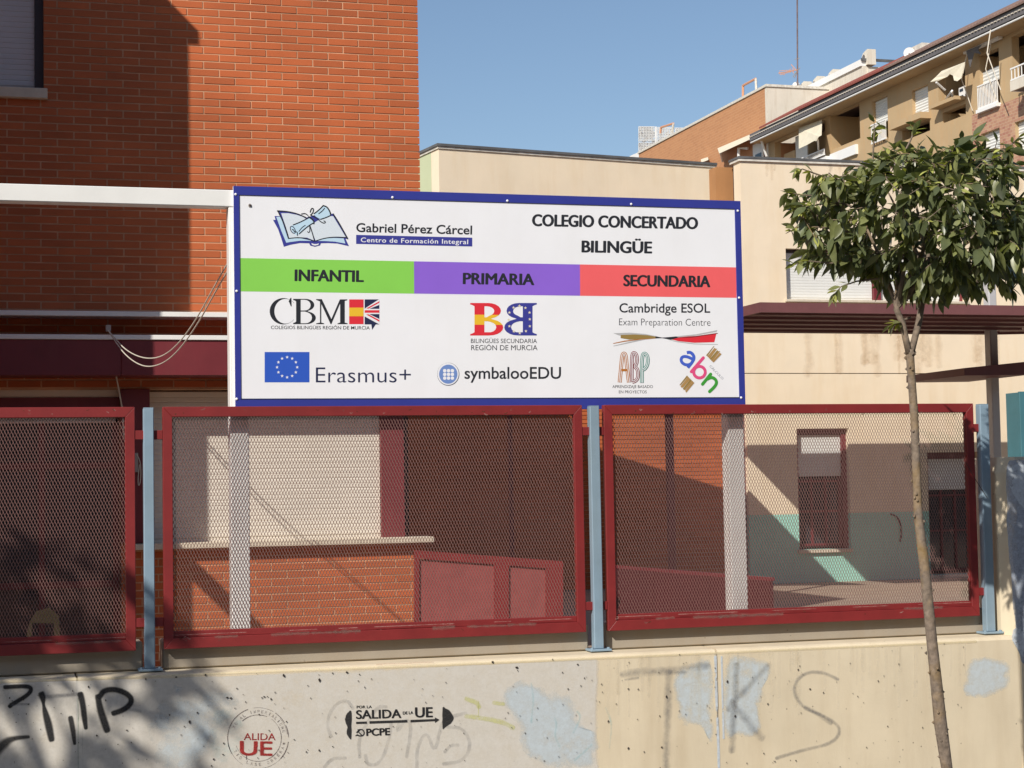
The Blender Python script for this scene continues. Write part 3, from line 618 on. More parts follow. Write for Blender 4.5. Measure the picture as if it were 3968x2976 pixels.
# painted grey field over the left two thirds, in pieces per side of the seam
patch('paint_field', [(-200,2655),(280,2638),(700,2626),(1200,2602),(1800,2574),(2300,2554),(2322,2552),(2323,2575),(2321,2700),(2320,2850),(2324,3080),(1200,3080),(-200,3080)], WP['Y'], 1, G_grey, wall, 1, 16, 2, 3)
patch('paint_patch', c0([(270,600),(330,520),(480,455),(540,530),(700,530),(850,600),(900,720),(900,800),(960,870),(1080,890),(1060,1000),(1000,1180),(600,1180),(420,1000),(440,850),(330,760)],1800,2400,2.011), WP['Y'], 2, G_blue, wall, 1, 38, 5, 4)
patch('paint_patch', [(2602,2590),(2720,2545),(2768,2540),(2768,2884),(2745,2870),(2740,2840),(2690,2825),(2625,2812),(2612,2720)], WP['Y'], 2, G_blue, wall, 1, 28, 4, 5)
patch('paint_patch', [(2798,2536),(2870,2536),(2990,2560),(2985,2620),(2960,2660),(2945,2760),(2950,2850),(2890,2868),(2850,2850),(2800,2885)], WP['Y'], 2, G_blue, wall, 1, 28, 4, 6)
patch('paint_patch', c0([(1290,1020),(1420,990),(1540,1010),(1565,1060),(1570,1180),(1480,1220),(1390,1245),(1280,1240)],2900,1900,1.542), WP['Y'], 2, G_blue, wall, 1, 24, 4, 7)
patch('paint_patch', [(640,2650),(800,2660),(940,2690),(930,2800),(850,2900),(760,3000),(620,2990),(560,2830),(600,2720)], WP['Y'], 2, G_blue, wall, .55, 60, 10, 8)
patch('paint_patch', c0([(230,520),(300,560),(280,900),(60,960),(0,700),(60,420)],800,2500,2.011), WP['Y'], 3, G_cyan, wall, .25, 20, 6, 9)
for k, P in enumerate(([(1100,690),(1150,800),(1130,1000)],[(700,760),(720,820),(700,900),(740,990)],[(520,500),(540,620),(520,800)],[(860,1100),(990,980)],[(880,720),(910,760),(850,880)])): stroke('paint_trace', c0(P,1800,2400,2.011), 12, WP['Y'], 4, G_cyan, wall, .8, .5)
for P, wd in (([(15,620),(100,650),(112,680)],22),([(110,640),(108,760)],5),([(15,755),(110,765),(300,800),(375,845)],24),([(230,650),(300,660)],20)): stroke('faded_spray', c0(P,1800,2400,2.011), wd, WP['Y'], 4, G_yel, wall, .5, .7)
def spray(P, ox, oy, s, wd, m=G_black, a=.92, soft=.45, l=5): stroke('spray_line', c0(P, ox, oy, s), wd/s, WP['Y'], l, m, wall, soft, a)
g1 = (0, 2300, 2.212)
spray([(45,802),(230,792),(275,815),(240,870),(110,945),(85,965)], *g1, 46); spray([(110,950),(250,948)], *g1, 26, G_mid, .6, l=6)
spray([(358,868,1.1),(368,900,.95),(372,950,.35),(385,1010,.9),(415,1120,1.25),(440,1245,1.0)], *g1, 66); spray([(400,885),(520,875),(690,858)], *g1, 46, G_mid, .7, .7, 6)
spray([(690,868,1.1),(712,960),(722,1060),(735,1150,.7)], *g1, 60, l=7); spray([(605,1070,1),(625,1170,1),(640,1285,.6)], *g1, 56, l=8, a=.85)
spray([(838,885,.9),(860,1000,1.1),(890,1090,1.2),(915,1165,1.1)], *g1, 66, l=9); spray([(855,880),(890,830),(980,818),(1080,850),(1132,905),(1110,960),(1050,1000),(975,1025)], *g1, 58, l=10)
spray([(1090,990),(1200,1010)], *g1, 36, G_mid, .4, .7, 6)
spray([(-40,1360,1.3),(40,1280,1.3),(110,1240,.7),(240,1228,.5)], *g1, 80, G_black, .8, .6, 8)
for y0, y1 in ((800,1495),): spray([(668,900),(672,1100),(668,1300),(672,1500)], *g1, 14, G_green, .6, .6, 3); spray([(712,1000),(705,1250),(708,1500)], *g1, 10, G_green, .4, .6, 3)
g2 = (1800, 2400, 2.011)
spray([(1240,430),(1400,408),(1600,400),(1760,370),(1890,360)], *g2, 78, G_mid, .5, .85, 5); spray([(1255,470),(1350,455)], *g2, 26, G_mid, .5, .8, 4); spray([(1600,415),(1720,412)], *g2, 40, G_mid, .4, .9, 6)
spray([(1592,420),(1585,700),(1572,900),(1570,1170)], *g2, 76, G_mid, .55, .85, 7); spray([(2118,360),(2108,600),(2095,800),(2085,1020)], *g2, 66, G_mid, .6, .85, 7)
spray([(2975,2580),(2890,2670),(2836,2728),(2826,2745)], 0, 0, 1, 36, G_mid, .5, .85, 8); spray([(2838,2722),(2880,2770),(2915,2820),(2950,2855)], 0, 0, 1, 40, G_mid, .45, .85, 9)
g3 = (2900, 1900, 1.542)
spray([(532,1128),(450,1088),(350,1085),(280,1140),(272,1220),(330,1300),(430,1340),(500,1375),(548,1420),(535,1475),(480,1515),(400,1535),(280,1565),(170,1600)], *g3, 27, G_mid, .6, .7, 6)
spray([(345,1300),(420,1335),(490,1388)], *g3, 40, G_mid, .5, .8, 7)
g4 = (800, 2500, 2.011)
for P in ([(970,710),(942,640),(955,530),(1030,440),(1100,430),(1140,490)], [(1880,640),(1980,640),(2050,720),(2050,830),(1980,910),(1850,925)], [(1195,870),(1185,740),(1230,640),(1330,480),(1400,480)], [(1240,860),(1250,930),(1330,935),(1390,850),(1430,700),(1440,600)], [(1500,600),(1480,690),(1560,560),(1600,640),(1560,870)], [(1640,950),(1640,790),(1720,660),(1780,860),(1830,600),(1890,560),(2020,530)], [(920,950),(980,880),(1080,880)], [(1860,830),(1900,780),(1960,780)]): spray(P, *g4, 32, G_mid, .28, .4, 4)
# stencil "por la salida de la UE"
TW = lambda s, x0, y0, x1, y1, cap, m, bold=.03, a=.93, l=9, n='stencil_letters': text(s, *c0([(x0,y0)],*g4)[0], *c0([(x1,y1)],*g4)[0], cap/2.011, WP['Y'], l, m, wall, bold, 1, a, n)
TW('POR LA', 1170, 492, 1290, 490, 20, G_black, .05); TW('SALIDA', 1165, 574, 1520, 566, 66, G_black, .055); TW('DE LA', 1530, 540, 1612, 536, 22, G_black, .06); TW('UE', 1625, 562, 1765, 560, 76, G_black, .06); TW('PCPE', 1245, 706, 1433, 700, 54, G_black, .075)
for P in ([(1166,597),(1250,594),(1250,612),(1166,614)], [(1270,592),(1565,582),(1566,602),(1270,612)], [(1590,582),(1780,575),(1780,562),(1816,581),(1782,606),(1780,592),(1590,602)]): poly('stencil_bar', c0(P,*g4), WP['Y'], 9, G_black, wall, alpha=.93)
spray([(1180,660),(1215,655),(1232,680),(1222,705),(1195,708),(1170,700)], *g4, 10, G_black, .95, .1, 9); spray([(1180,672),(1215,706)], *g4, 9, G_black, .95, .1, 10); spray([(1172,680),(1192,662)], *g4, 13, G_black, .95, .1, 11); spray([(1163,706),(1180,697)], *g4, 8, G_black, .95, .1, 10)
patch('overspray', c0([(1134,500),(1132,620),(1134,748),(1105,720),(1088,680),(1100,640),(1078,600),(1078,560),(1100,520)],*g4), WP['Y'], 8, G_black, wall, .9, 2, 1, 11)
patch('overspray', c0([(1838,470),(1862,490),(1900,505),(1938,570),(1900,620),(1862,640),(1836,670),(1836,560)],*g4), WP['Y'], 8, G_black, wall, .9, 2, 1, 12)
# round stamp
g5 = (860, 2680, 5.603)
def arcs(r, segs, wd, m, a, l): 
    for a0, a1, w_ in segs: stroke('stamp_ring', [(1000+(r)*math.cos(R(t)), 2860+(r*1.0)*math.sin(R(t)), w_) for t in [a0+(a1-a0)*k/12 for k in range(13)]], wd, WP['Y'], l, m, wall, .35, a, 0)
arcs(118, [(158,250,.9),(262,300,.4),(305,330,.8),(335,358,.9),(8,42,1.2),(42,100,.4),(150,175,1),(120,150,.3)], 4.2, G_dred, .8, 8)
arcs(90, [(228,292,1.1),(305,330,.4),(330,20,0) if 0 else (330,378,1),(20,70,1),(70,130,.6),(130,160,.5)], 3.6, G_dred, .75, 8)
arcs(114, [(318,352,.8)], 3, G_dred, .7, 9)
def arc_text(s, r, a0, a1, cap, m, inward=False):
    n = len(s)
    for i, ch in enumerate(s):
        if ch == ' ': continue
        t = R(a0+(a1-a0)*i/(n-1)); cx, cy = 1000+r*math.cos(t), 2860+r*math.sin(t); tx, ty = (-math.sin(t), math.cos(t)) if not inward else (math.sin(t), -math.cos(t))
        hw = cap*.36*(.35 if ch in 'I' else 1)
        text(ch, cx-tx*hw, cy-ty*hw, cx+tx*hw, cy+ty*hw, cap, WP['Y'], 9, m, wall, .01, 1, .62, 'stamp_letter')
arc_text('XE AL IMPERIALISME', 97, 205, 345, 12, G_dred); arc_text('TIO LASE OBRERA', 108, 150, 22, 12, G_dred, True)
poly('stamp_star', star(1000+102*math.cos(R(12)), 2860+102*math.sin(R(12)), 7), WP['Y'], 9, G_dred, wall, alpha=.8)
text('ALIDA', 944, 2867, 1068, 2868, 26, WP['Y'], 9, G_red, wall, .022, 1, .62, 'stencil_letters')
text('SALIDA', 918, 2856, 1066, 2866, 22, WP['Y'], 10, G_dred, wall, .0, 1, .25, 'stencil_letters') if 0 else None
text('UE', 928, 2926, 1056, 2928, 54, WP['Y'], 9, G_red, wall, .06, 1, .72, 'stencil_letters')
stroke('spray_drip', [(955,2928),(955,2942)], 4, WP['Y'], 9, G_dred, wall, .3, .9, 0)
stroke('rust_writing', [(1460,2576),(1500,2571),(1560,2573),(1600,2568),(1680,2566)], 5, WP['Y'], 3, G_rust, wall, .5, .35)
for _ in range(70):
    x = rnd.uniform(2330, 3780); y = 2652-.0405*x+rnd.uniform(-4,6); stroke('lime_streak', [(x,y),(x+rnd.uniform(-2,3),y+rnd.uniform(30,60)),(x+rnd.uniform(-3,4),y+rnd.uniform(70,240))], rnd.uniform(9,30), WP['Y'], 7, G_drip, wall, .8, .8, 1)
stroke('lime_streak', [(2772,2545),(2776,2700),(2784,2900),(2786,3000)], 12, WP['Y'], 8, G_whitep, wall, .3, 1, 0); stroke('lime_streak', [(2796,2545),(2800,2720),(2804,2860)], 9, WP['Y'], 8, G_whitep, wall, .3, .9, 0)
stroke('edge_wear', [(-20,2642),(400,2628),(1000,2604),(1700,2578),(2300,2552),(3000,2520),(3780,2486)], 14, WP['Y'], 6, G_cream, wall, .5, .6, 0)
# knocks and air holes: near-flat marks, the shade inside painted as dark colour
pr = random.Random(21); mb = MB()
def pit(x, y, r):
    c = at(x, y, WY-.0065); n = 7; k = len(mb.V); s_ = r/690; el = pr.uniform(.6, 1.6)
    mb.V.append(Vector((c.x, WY-.0062, c.z)))
    for j in range(n):
        a = 2*math.pi*j/n; rr = s_*pr.uniform(.65, 1.2); mb.V.append(Vector((c.x+rr*math.cos(a), WY-.0064, c.z+rr*el*math.sin(a))))
    mb.F.extend([(k, k+1+j, k+1+(j+1) % n) for j in range(n)])
P_pit = mat('hole_shadow_dirt', (.035,.025,.02), .95, 0)
spots = [(2331,2651,5),(2411,2637,3),(2435,2670,6),(2473,2671,5),(2553,2606,4),(2583,2700,6),(2649,2571,4),(2818,2641,8),(2849,2775,7),(2239,2575,7),(2002,2586,9),(1909,2566,7),(2265,2628,4),(2232,2771,4),(2181,2730,3),(2357,2795,5),(2388,2728,4),(2435,2899,6),(2565,2895,8),(2334,2682,4),(2294,2636,3),(3139,2670,8),(3191,2684,5),(3093,2595,5),(3305,2687,4),(3346,2723,4),(3425,2619,4),(3483,2573,4),(3440,2814,5),(3084,2947,4),(2975,2728,5),(1100,2618,8),(1238,2635,8),(1344,2605,8),(1050,2709,5),(1024,2700,6),(880,2703,9),(895,2705,6),(1289,2608,5),(1236,2615,4),(918,2668,4),(1300,2840,5),(1290,2893,5),(1237,2908,5),(867,2880,6),(864,2924,5),(828,2942,5),(765,2762,6),(735,2797,6),(492,2830,7),(375,2850,6),(343,2661,5),(565,2631,5),(683,2624,7),(797,2616,7),(1110,2796,4),(1140,2866,4),(1187,2914,4),(1388,2639,4),(1439,2631,4),(1637,2669,4),(2080,2788,3),(3712,2730,4)]
for x, y, r in spots: pit(x, y, r*.62)
for _ in range(260): x = pr.uniform(-30, 3800); pit(x, pr.uniform(2640-.04*x, 2990), pr.uniform(.9, 2.6))
tag(mb.build('air_holes', P_pit, wall), kind='stuff')
# peeling blue paint on the taller wall end
PY = 9.5345
patch('blue_paint', [(3902,1785),(3945,1778),(4100,1782),(4100,2560),(4000,2590),(3960,2575),(3938,2500),(3930,2400),(3905,2100),(3896,1900)], PY, 1, G_deep, pil, .95, 4, 4, 31)
patch('blue_paint', [(3915,1990),(4050,1950),(4090,2200),(4060,2500),(3960,2540),(3925,2300)], PY, 2, G_deep, pil, .75, 12, 8, 32)
patch('white_flakes', [(3900,1790),(3960,1790),(4060,1800),(4060,2000),(3960,1980),(3905,1900)], PY, 3, G_whitep, pil, .9, 10, 5, 33)
patch('white_flakes', [(3900,2440),(3990,2410),(4040,2560),(3950,2560)], PY, 3, G_whitep, pil, .8, 8, 5, 34)

# ================================================================== SCHOOL: MAIN BRICK BUILDING
BY = 14.0; XR = 3.342
sch = thing('brick_school', (1.5, BY, .128), 'orange brick school building on the left with shuttered ground floor windows and maroon canopy', 'building')
H = 6.97
uw = (at(0, 345, BY).x-1.4, at(170, 340, BY).x, at(100, 345, BY).z, at(100, 345, BY).z+1.7)        # upper window
ZT = 2.40
lw = (-.90, at(467, 1500, BY).x, .128, ZT); rw = (at(579, 1500, BY).x, XR-.014, 1.215, ZT)
def rect(x0, x1, z0, z1, y): return [(x0,y,z0),(x1,y,z0),(x1,y,z1),(x0,y,z1)]
wf = prism('facade_wall', [(x, BY+.004, z) for x, z in ((-4,.128),(XR-.012,.128),(XR-.012,1.215),(rw[0],1.215),(rw[0],ZT),(XR-.012,ZT),(XR-.012,H),(-4,H))], (0, .30, 0), M['mortar'], sch, [rect(uw[0], uw[1], uw[2], uw[3], BY+.004), [(lw[0],BY+.004,.129),(lw[1],BY+.004,.129),(lw[1],BY+.004,ZT),(lw[0],BY+.004,ZT)]])
box('side_wall', XR-.312, XR-.012, BY+.3125, 20, ZT, H, M['brick'], sch); box('side_wall', XR-.312, XR-.012, BY+.9, 20, .128, ZT-.001, M['brick'], sch)
box('rear_wall', -4, XR-.32, 19.7, 20, .128, H, M['brick'], sch); box('roof_slab', -4.1, XR+.02, BY-.02, 20.1, H, H+.24, M['coping'], sch)
box('inner_floor', -4, XR-.32, BY+.32, 19.6, .13, .14, M['yard'], sch); box('upper_floor', -3.9, XR-.32, BY+.32, 19.6, ZT+.05, ZT+.3, M['mortar'], sch)
box('room_wall', -4, XR-.32, BY+1.9, BY+2.0, .14, ZT+.05, M['maroon_dull'], sch)
# bricks: one shared mesh, scaled
def unit_brick():
    bm = bmesh.new(); bmesh.ops.create_cube(bm, size=1); me = bpy.data.meshes.new('brick'); bm.to_mesh(me); bm.free(); me.materials.append(M['brick']); return me
ub = unit_brick(); PX, PZ = .2455, .0592; z_ref = 5.49; JT = .0108
exc = [uw, (lw[0], lw[1], lw[2], lw[3]), (rw[0], XR+.1, rw[2], rw[3])]
cand = []
r0 = -int((H-z_ref)/PZ)
for r_ in range(r0, int((z_ref-.128)/PZ)):
    z1 = z_ref - r_*PZ - JT/2; z0 = z1-(PZ-JT)
    off = 0 if r_ % 2 == 1 else PX/2
    x1 = XR - (0 if off == 0 else off) ; first = True
    xs = XR
    segs = []
    if off: segs.append((XR-PX/2+JT/2, XR)); xs = XR-PX/2
    while xs > -4: segs.append((xs-PX+JT/2, xs-JT/2 if xs < XR-.01 else XR)); xs -= PX
    for a, c in segs:
        pieces = [(a, c)]
        for e in exc:
            if z1 > e[2]+.012 and z0 < e[3]-.012:
                np_ = []
                for p, q in pieces:
                    if q <= e[0] or p >= e[1]: np_.append((p, q)); continue
                    if p < e[0]-.02: np_.append((p, e[0]))
                    if q > e[1]+.02: np_.append((e[1], q))
                pieces = np_
        for p, q in pieces:
            if q-p > .02: cand.append((p, q, z0, z1))
def vis(c):
    x, z = (c[0]+c[1])/2, (c[2]+c[3])/2; d = Vector((x, BY, z))-EYE; f_ = d.dot(Fv); px = CX+FPX*d.dot(Rv)/f_; py = CY-FPX*d.dot(Uv)/f_
    if not (-20 < px < 3990 and -15 < py < 2480): return 0
    if 930 < px < 2860 and 740 < py < 1560: return 0
    if 2.47 < z < 2.79: return 0
    if py > 1560 : return (.5 if 1.18 > z else 0)
    return 1+(q_ := (c[1]-c[0]))*0
vs = sorted(cand, key=lambda c: -(vis(c)*(c[1]-c[0] > .2)*10 + (4-c[0])*.01*(vis(c) > 0)))
br = random.Random(3); top = vs[:300]; rest = vs[300:]
for a, c, z0, z1 in top:
    o = link('brick', ub, sch); o.scale = (c-a, .020, z1-z0); dy = br.uniform(-.0012, .0012)
    o.location = Vector(((a+c)/2, BY+.010+dy, (z0+z1)/2+br.uniform(-.0008,.0008))) - sch.location
mb = MB()
for a, c, z0, z1 in rest: dy = br.uniform(-.0012, .0012); mb.box(a, c, BY+dy, BY+.02+dy, z0, z1)
tag(mb.build('brick_courses', M['brick'], sch), kind='stuff')
# upper window with roller shutter
def shutter(name, x0, x1, y, z0, z1, pitch, m, parent, parts=True):
    """roller shutter of curved slats; each slat its own piece"""
    sh = box(name, x0, x1, y+.012, y+.02, z0, z1, m, parent)
    n = int((z1-z0)/pitch); z = z1
    mb = MB(); prof = [(0, 0), (-.0022, .12), (-.0026, .5), (-.0022, .86), (.0005, .95), (.0005, 1.0)]
    V = []; F = []
    for a, b in prof: V += [(x0+.002, y+.008+a, -b*pitch), (x1-.002, y+.008+a, -b*pitch)]
    for k in range(len(prof)-1): F.append((2*k, 2*k+2, 2*k+3, 2*k+1))
    me = bpy.data.meshes.new('slat'); me.from_pydata([(v[0], v[1], v[2]) for v in V], [], F); me.materials.append(m)
    base = wloc(parent)
    for i in range(n):
        o = link('slat', me, sh); o.location = Vector((0, 0, z1-i*pitch)) - base
    return sh
shutter('window_shutter', uw[0]+.01, at(133, 200, BY+.2).x, BY+.13, uw[2]+.01, uw[3]-.01, .041, M['shutter_grey'], sch)
box('shutter_guide', at(133, 200, BY+.2).x, uw[1]-.001, BY+.09, BY+.16, uw[2]+.001, uw[3]-.001, M['dark'], sch)
sl0 = box('window_sill', uw[0]-.03, at(184, 360, BY-.05).x, BY-.05, BY+.13, uw[2]-.075, uw[2]+.003, M['sill'], sch, .004)
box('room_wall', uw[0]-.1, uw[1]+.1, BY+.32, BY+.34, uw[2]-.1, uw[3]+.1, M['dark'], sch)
# maroon canopy with white trims
box('canopy_panel', -.54, at(470, 1400, 13.7).x-.002, 13.70, BY-.003, 2.487, 2.751, M['maroon'], sch, .003); box('canopy_panel', at(470, 1400, 13.7).x, 3.30, 13.70, BY-.003, 2.487, 2.751, M['maroon'], sch, .003)
box('white_trim', -.54, 3.30, 13.685, 13.72, 2.753, 2.789, M['white'], sch, .003); box('white_shelf', -.54, 3.30, 13.76, BY-.003, 2.934, 2.972, M['white'], sch, .003)
# ground floor windows
box('shutter_box', -1.0, lw[1]-.002, BY+.10, BY+.25, 2.345, ZT, M['shutter'], sch); box('maroon_rail', lw[0]+.001, lw[1]-.003, BY+.09, BY+.17, 2.27, 2.343, M['maroon'], sch)
zs1 = at(200, 1640, BY+.15).z
shutter('window_shutter', lw[0]+.01, lw[1]-.03, BY+.13, zs1, 2.268, .041, M['shutter'], sch)
dr = box('glass_door', lw[0]+.05, lw[1]-.05, BY+.20, BY+.212, .20, zs1-.002, M['glass'], sch)
for x in (lw[0]+.02, -.02, .38, lw[1]-.05): box('door_frame', x, x+.045, BY+.185, BY+.225, .20, zs1-.002, M['maroon'], dr)
for z in (.16, .9, zs1-.35): box('door_frame', lw[0]+.02, lw[1]-.02, BY+.18, BY+.23, z, z+.05, M['maroon'], dr)
box('pier_cladding', lw[1]-.0005, rw[0]+.0005, BY+.025-.04, BY+.0035, 1.232, ZT+.0, M['maroon'], sch, .002)
xj0, xj1 = at(1475, 1900, BY+.12).x, at(1568, 1900, BY+.10).x
shutter('window_shutter', rw[0]+.004, xj0, BY+.13, rw[2]+.002, ZT-.012, .0405, M['shutter'], sch)
box('window_jamb', xj0+.002, xj1, BY+.10, BY+.30, rw[2]+.004, ZT-.002, M['maroon'], sch, .003)
box('window_sill', at(520, 2107, 13.9).x, at(1683, 2080, 13.9).x, 13.90, BY+.16, 1.180, 1.226, M['sill'], sch, .004)
box('porch_shade_panel', xj1, XR-.002, BY+.55, BY+.899, 1.22, ZT, M['dark'], sch)  # dark panel added in place of the porch's deep shade
# intercom with a looped cord on the pier
t = thing('cable_box', (at(535, 1800, 13.94).x, 13.94, at(535, 1800, 13.94).z), 'small grey junction with a dangling looped cord on the dark pier behind the leftmost post', 'junction box')
a = at(528, 1755, 13.935); c = at(536, 1830, 13.935); box('housing', a.x-.02, c.x, 13.935, 13.958, c.z, a.z, M['pole_grey'], t, .003)
MB().tube(smooth_pts([tuple(at(x, y, 13.925)) for x, y in ((530,1760),(545,1790),(546,1850),(541,1880),(535,1880),(535,1850),(541,1800))], 3), .0035, 5).build('cord', M['cable'], t)
# little yellow chair behind the left panel
t = thing('yellow_chair', (at(160, 2450, 12.6).x, 12.6, .128), 'dark yellow plastic chair back in the shade behind the leftmost mesh panel', 'chair')
P = lambda x, y: at(x, y, 12.6)
mb = MB(); mb.prism([P(*q) for q in ((100,2480),(115,2410),(140,2370),(190,2355),(228,2385),(234,2480),(210,2480),(208,2415),(125,2415),(122,2480))], (0, .03, 0)); mb.build('backrest', M['yellow'], t)
a, c = P(105, 2480), P(232, 2480)
box('seat', a.x, c.x, 12.25, 12.60, .42, .45, M['yellow'], t, .005)
for x in (a.x+.01, c.x-.04):
    for y in (12.27, 12.56): box('leg', x, x+.03, y, y+.03, .128, .42, M['yellow'], t)
# cables hanging from the trim to the sign post
t = thing('hanging_cables', tuple(at(700, 1400, 13)), 'two slack pale cables looping from a small box up to the sign post', 'cable')
e1 = [(420,1282,13.65),(445,1310,13.6),(480,1350,13.4),(525,1378,13.1),(575,1391,12.8),(630,1382,12.4),(690,1335,11.8),(760,1240,11.1),(830,1110,10.4),(892,1003,9.88)]
e2 = [(425,1290,13.65),(445,1320,13.6),(480,1370,13.4),(530,1410,13.1),(580,1424,12.8),(640,1405,12.4),(700,1350,11.8),(770,1250,11.1),(835,1130,10.4),(894,1030,9.88)]
for e in (e1, e2): MB().tube(smooth_pts([tuple(at(x, y, Y)) for x, y, Y in e], 3), .0042, 6).build('cable', M['cable'], t)
a = at(410, 1259, 13.66); c = at(430, 1284, 13.66); box('junction_box', a.x, c.x, 13.66, 13.684, c.z, a.z, M['pole_grey'], t, .002)
t = tag(MB().tube([at(450, 1458, 13.85), at(462, 1520, 13.9), at(474, 1585, 13.95), at(480, 1700, 13.95)], .006, 6).build('wall_cable', M['cable']), 'thin pale cable running down the dark pier beside the left shutter', 'cable')

# off-frame wing whose shade falls on the facade
wg = thing('left_wing', (-3, 12, .128), 'projecting brick wing left of the brick school facade', 'building')
box('wing_wall', -6, -.548, 12.0, BY-.01, .128, 7.14, M['brick'], wg); box('roof_slab', -6.1, -.468, 12.0, BY-.01, 7.142, 7.25, M['coping'], wg)

# ================================================================== YARD
# red mesh ramp gate beside the brick corner
GYY = 13.72
t = thing('mesh_gate', (at(1900, 2300, GYY).x, GYY, .128), 'low red gate with two mesh infills standing beside the brick corner', 'gate')
M['mesh_panel'] = mat('perforated_pink_red', (.30,.07,.065), .5, .12, 9)
def gq(n, pts, d=.04, off=0, m=None): return prism(n, [at(x, y, GYY+off) for x, y in pts], (0, d, 0), m or M['fence_red'], t)
tl = lambda x: 2132+(x-1610)*.0752
gq('gate_rail', [(1608,tl(1608)),(2182,tl(2182)),(2182,tl(2182)+32),(1608,tl(1608)+32)])
for a_, b_ in ((1608,1625),(1915,1972),(2115,2182)): gq('gate_stile', [(a_,tl(a_)+32.5),(b_,tl(b_)+32.5),(b_,2520),(a_,2530)])
for a_, b_ in ((1625.5,1914.5),(1972.5,2114.5)): gq('mesh_infill', [(a_,tl(a_)+33),(b_,tl(b_)+33),(b_,2515),(a_,2525)], .004, .018, M['mesh_panel'])
# second leaf / low red sheet wall
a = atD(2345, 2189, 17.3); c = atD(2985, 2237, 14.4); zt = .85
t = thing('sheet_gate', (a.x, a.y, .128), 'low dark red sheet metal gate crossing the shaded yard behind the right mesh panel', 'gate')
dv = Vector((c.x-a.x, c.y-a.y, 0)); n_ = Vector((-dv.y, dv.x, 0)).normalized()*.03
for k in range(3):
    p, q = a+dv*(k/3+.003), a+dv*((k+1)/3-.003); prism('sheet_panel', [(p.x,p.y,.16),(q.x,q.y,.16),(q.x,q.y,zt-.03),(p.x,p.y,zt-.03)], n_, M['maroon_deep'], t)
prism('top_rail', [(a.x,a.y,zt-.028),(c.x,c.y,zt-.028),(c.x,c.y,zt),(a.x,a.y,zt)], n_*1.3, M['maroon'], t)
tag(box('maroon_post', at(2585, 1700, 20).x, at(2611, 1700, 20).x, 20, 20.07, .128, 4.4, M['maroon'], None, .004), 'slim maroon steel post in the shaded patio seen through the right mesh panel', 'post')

# far brick wall of the patio
FY = 24.6; fx1 = at(2897, 1700, FY).x
t = thing('patio_brick_wall', (8, FY, .128), 'distant orange brick patio wall, sunlit at the top and shaded below, seen through the mesh', 'wall')
box('wall_body', 3.5, fx1-.10, FY+.012, FY+.3, .128, 4.6, M['mortar'], t)
fb = []; r_ = 0; z = .14
while z < 4.58:
    x = 3.5+(PX/2 if r_ % 2 else 0)
    while x < fx1-.34: fb.append((x+.005, x+PX-.005, z, z+PZ-.010)); x += PX
    z += PZ; r_ += 1
fb.sort(key=lambda c: (0 if (8.3 < c[0] < 10.4 and 1.4 < c[2] < 3.0) else 1, abs(c[2]-2.2)))
for x0_, x1_, z0_, z1_ in fb[:300]: o = link('brick', ub, t); o.scale = (x1_-x0_, .013, z1_-z0_); o.location = Vector(((x0_+x1_)/2, FY+.0065, (z0_+z1_)/2)) - t.location
mb = MB()
for x0_, x1_, z0_, z1_ in fb[300:]: mb.box(x0_, x1_, FY, FY+.013, z0_, z1_)
tag(mb.build('brick_courses', M['brick'], t), kind='stuff')
box('wall_coping', 3.5, fx1-.10, FY-.04, FY+.34, 4.6, 4.66, M['coping'], t)
tag(box('rain_pipe', fx1-.095, fx1-.012, FY-.02, FY+.06, .128, 5.2, M['maroon_dull'], None, .01), 'brown rain pipe between the distant brick wall and the beige school', 'pipe')
# unseen roof added behind the sign, shaped so its edge shades the patio
sun_ = Vector((1, .97, -1.0))
def back(px, py, Y, tt): return at(px, py, Y) - sun_*tt
A_ = back(2150, 1570, FY, 1.9); B_ = back(2330, 1760, FY, 1.9); D_ = back(2905, 1915, FY-.1, 1.9)
t = thing('patio_roof', tuple(B_), 'maroon patio roof on slim posts behind the sign', 'canopy')
for p, q in ((A_, B_), (B_, D_)): prism('roof_sheet', [p, q, q+Vector((0,-2.3,0)), p+Vector((0,-2.3,0))], (0, 0, .05), M['maroon_dull'], t)
ax = A_ + Vector((-4.0, 0, .3)); prism('roof_sheet', [ax, A_, A_+Vector((0,-2.3,0)), ax+Vector((0,-2.3,0))], (0, 0, .05), M['maroon_dull'], t)
for p in (B_,):
    for dy in (-.1,): box('roof_post', p.x-.05, p.x+.0, p.y+dy-.03, p.y+dy+.03, .128, p.z-.01, M['maroon'], t)

# ================================================================== BEIGE SCHOOL BLOCK (right)
EY = 24.5
be = thing('beige_school', (14, EY, .128), 'beige rendered school block on the right with mint wainscot and shuttered windows', 'building')
bx0, bx1, bz = at(2868, 625, EY).x, 21.0, 6.37
uwn = (at(3045,1000,EY).x, at(3735,1000,EY).x, at(3300,1163,EY).z, at(3300,968,EY).z)
la = (at(3090,1800,EY).x, at(3290,1800,EY).x, at(3200,2128,EY).z, at(3200,1660,EY).z)
lb = (at(3594,1800,EY).x, at(3792,1800,EY).x, at(3700,2225,EY).z, at(3700,1752,EY).z)
zg = at(3000, 1995, EY).z; zl = at(3300, 1447, EY).z
def holes(z0, z1): 
    out = []
    for h in (uwn, la, lb):
        if h[2] >= z0 and h[3] <= z1: out.append(rect(h[0], h[1], h[2], h[3], EY))
    return out
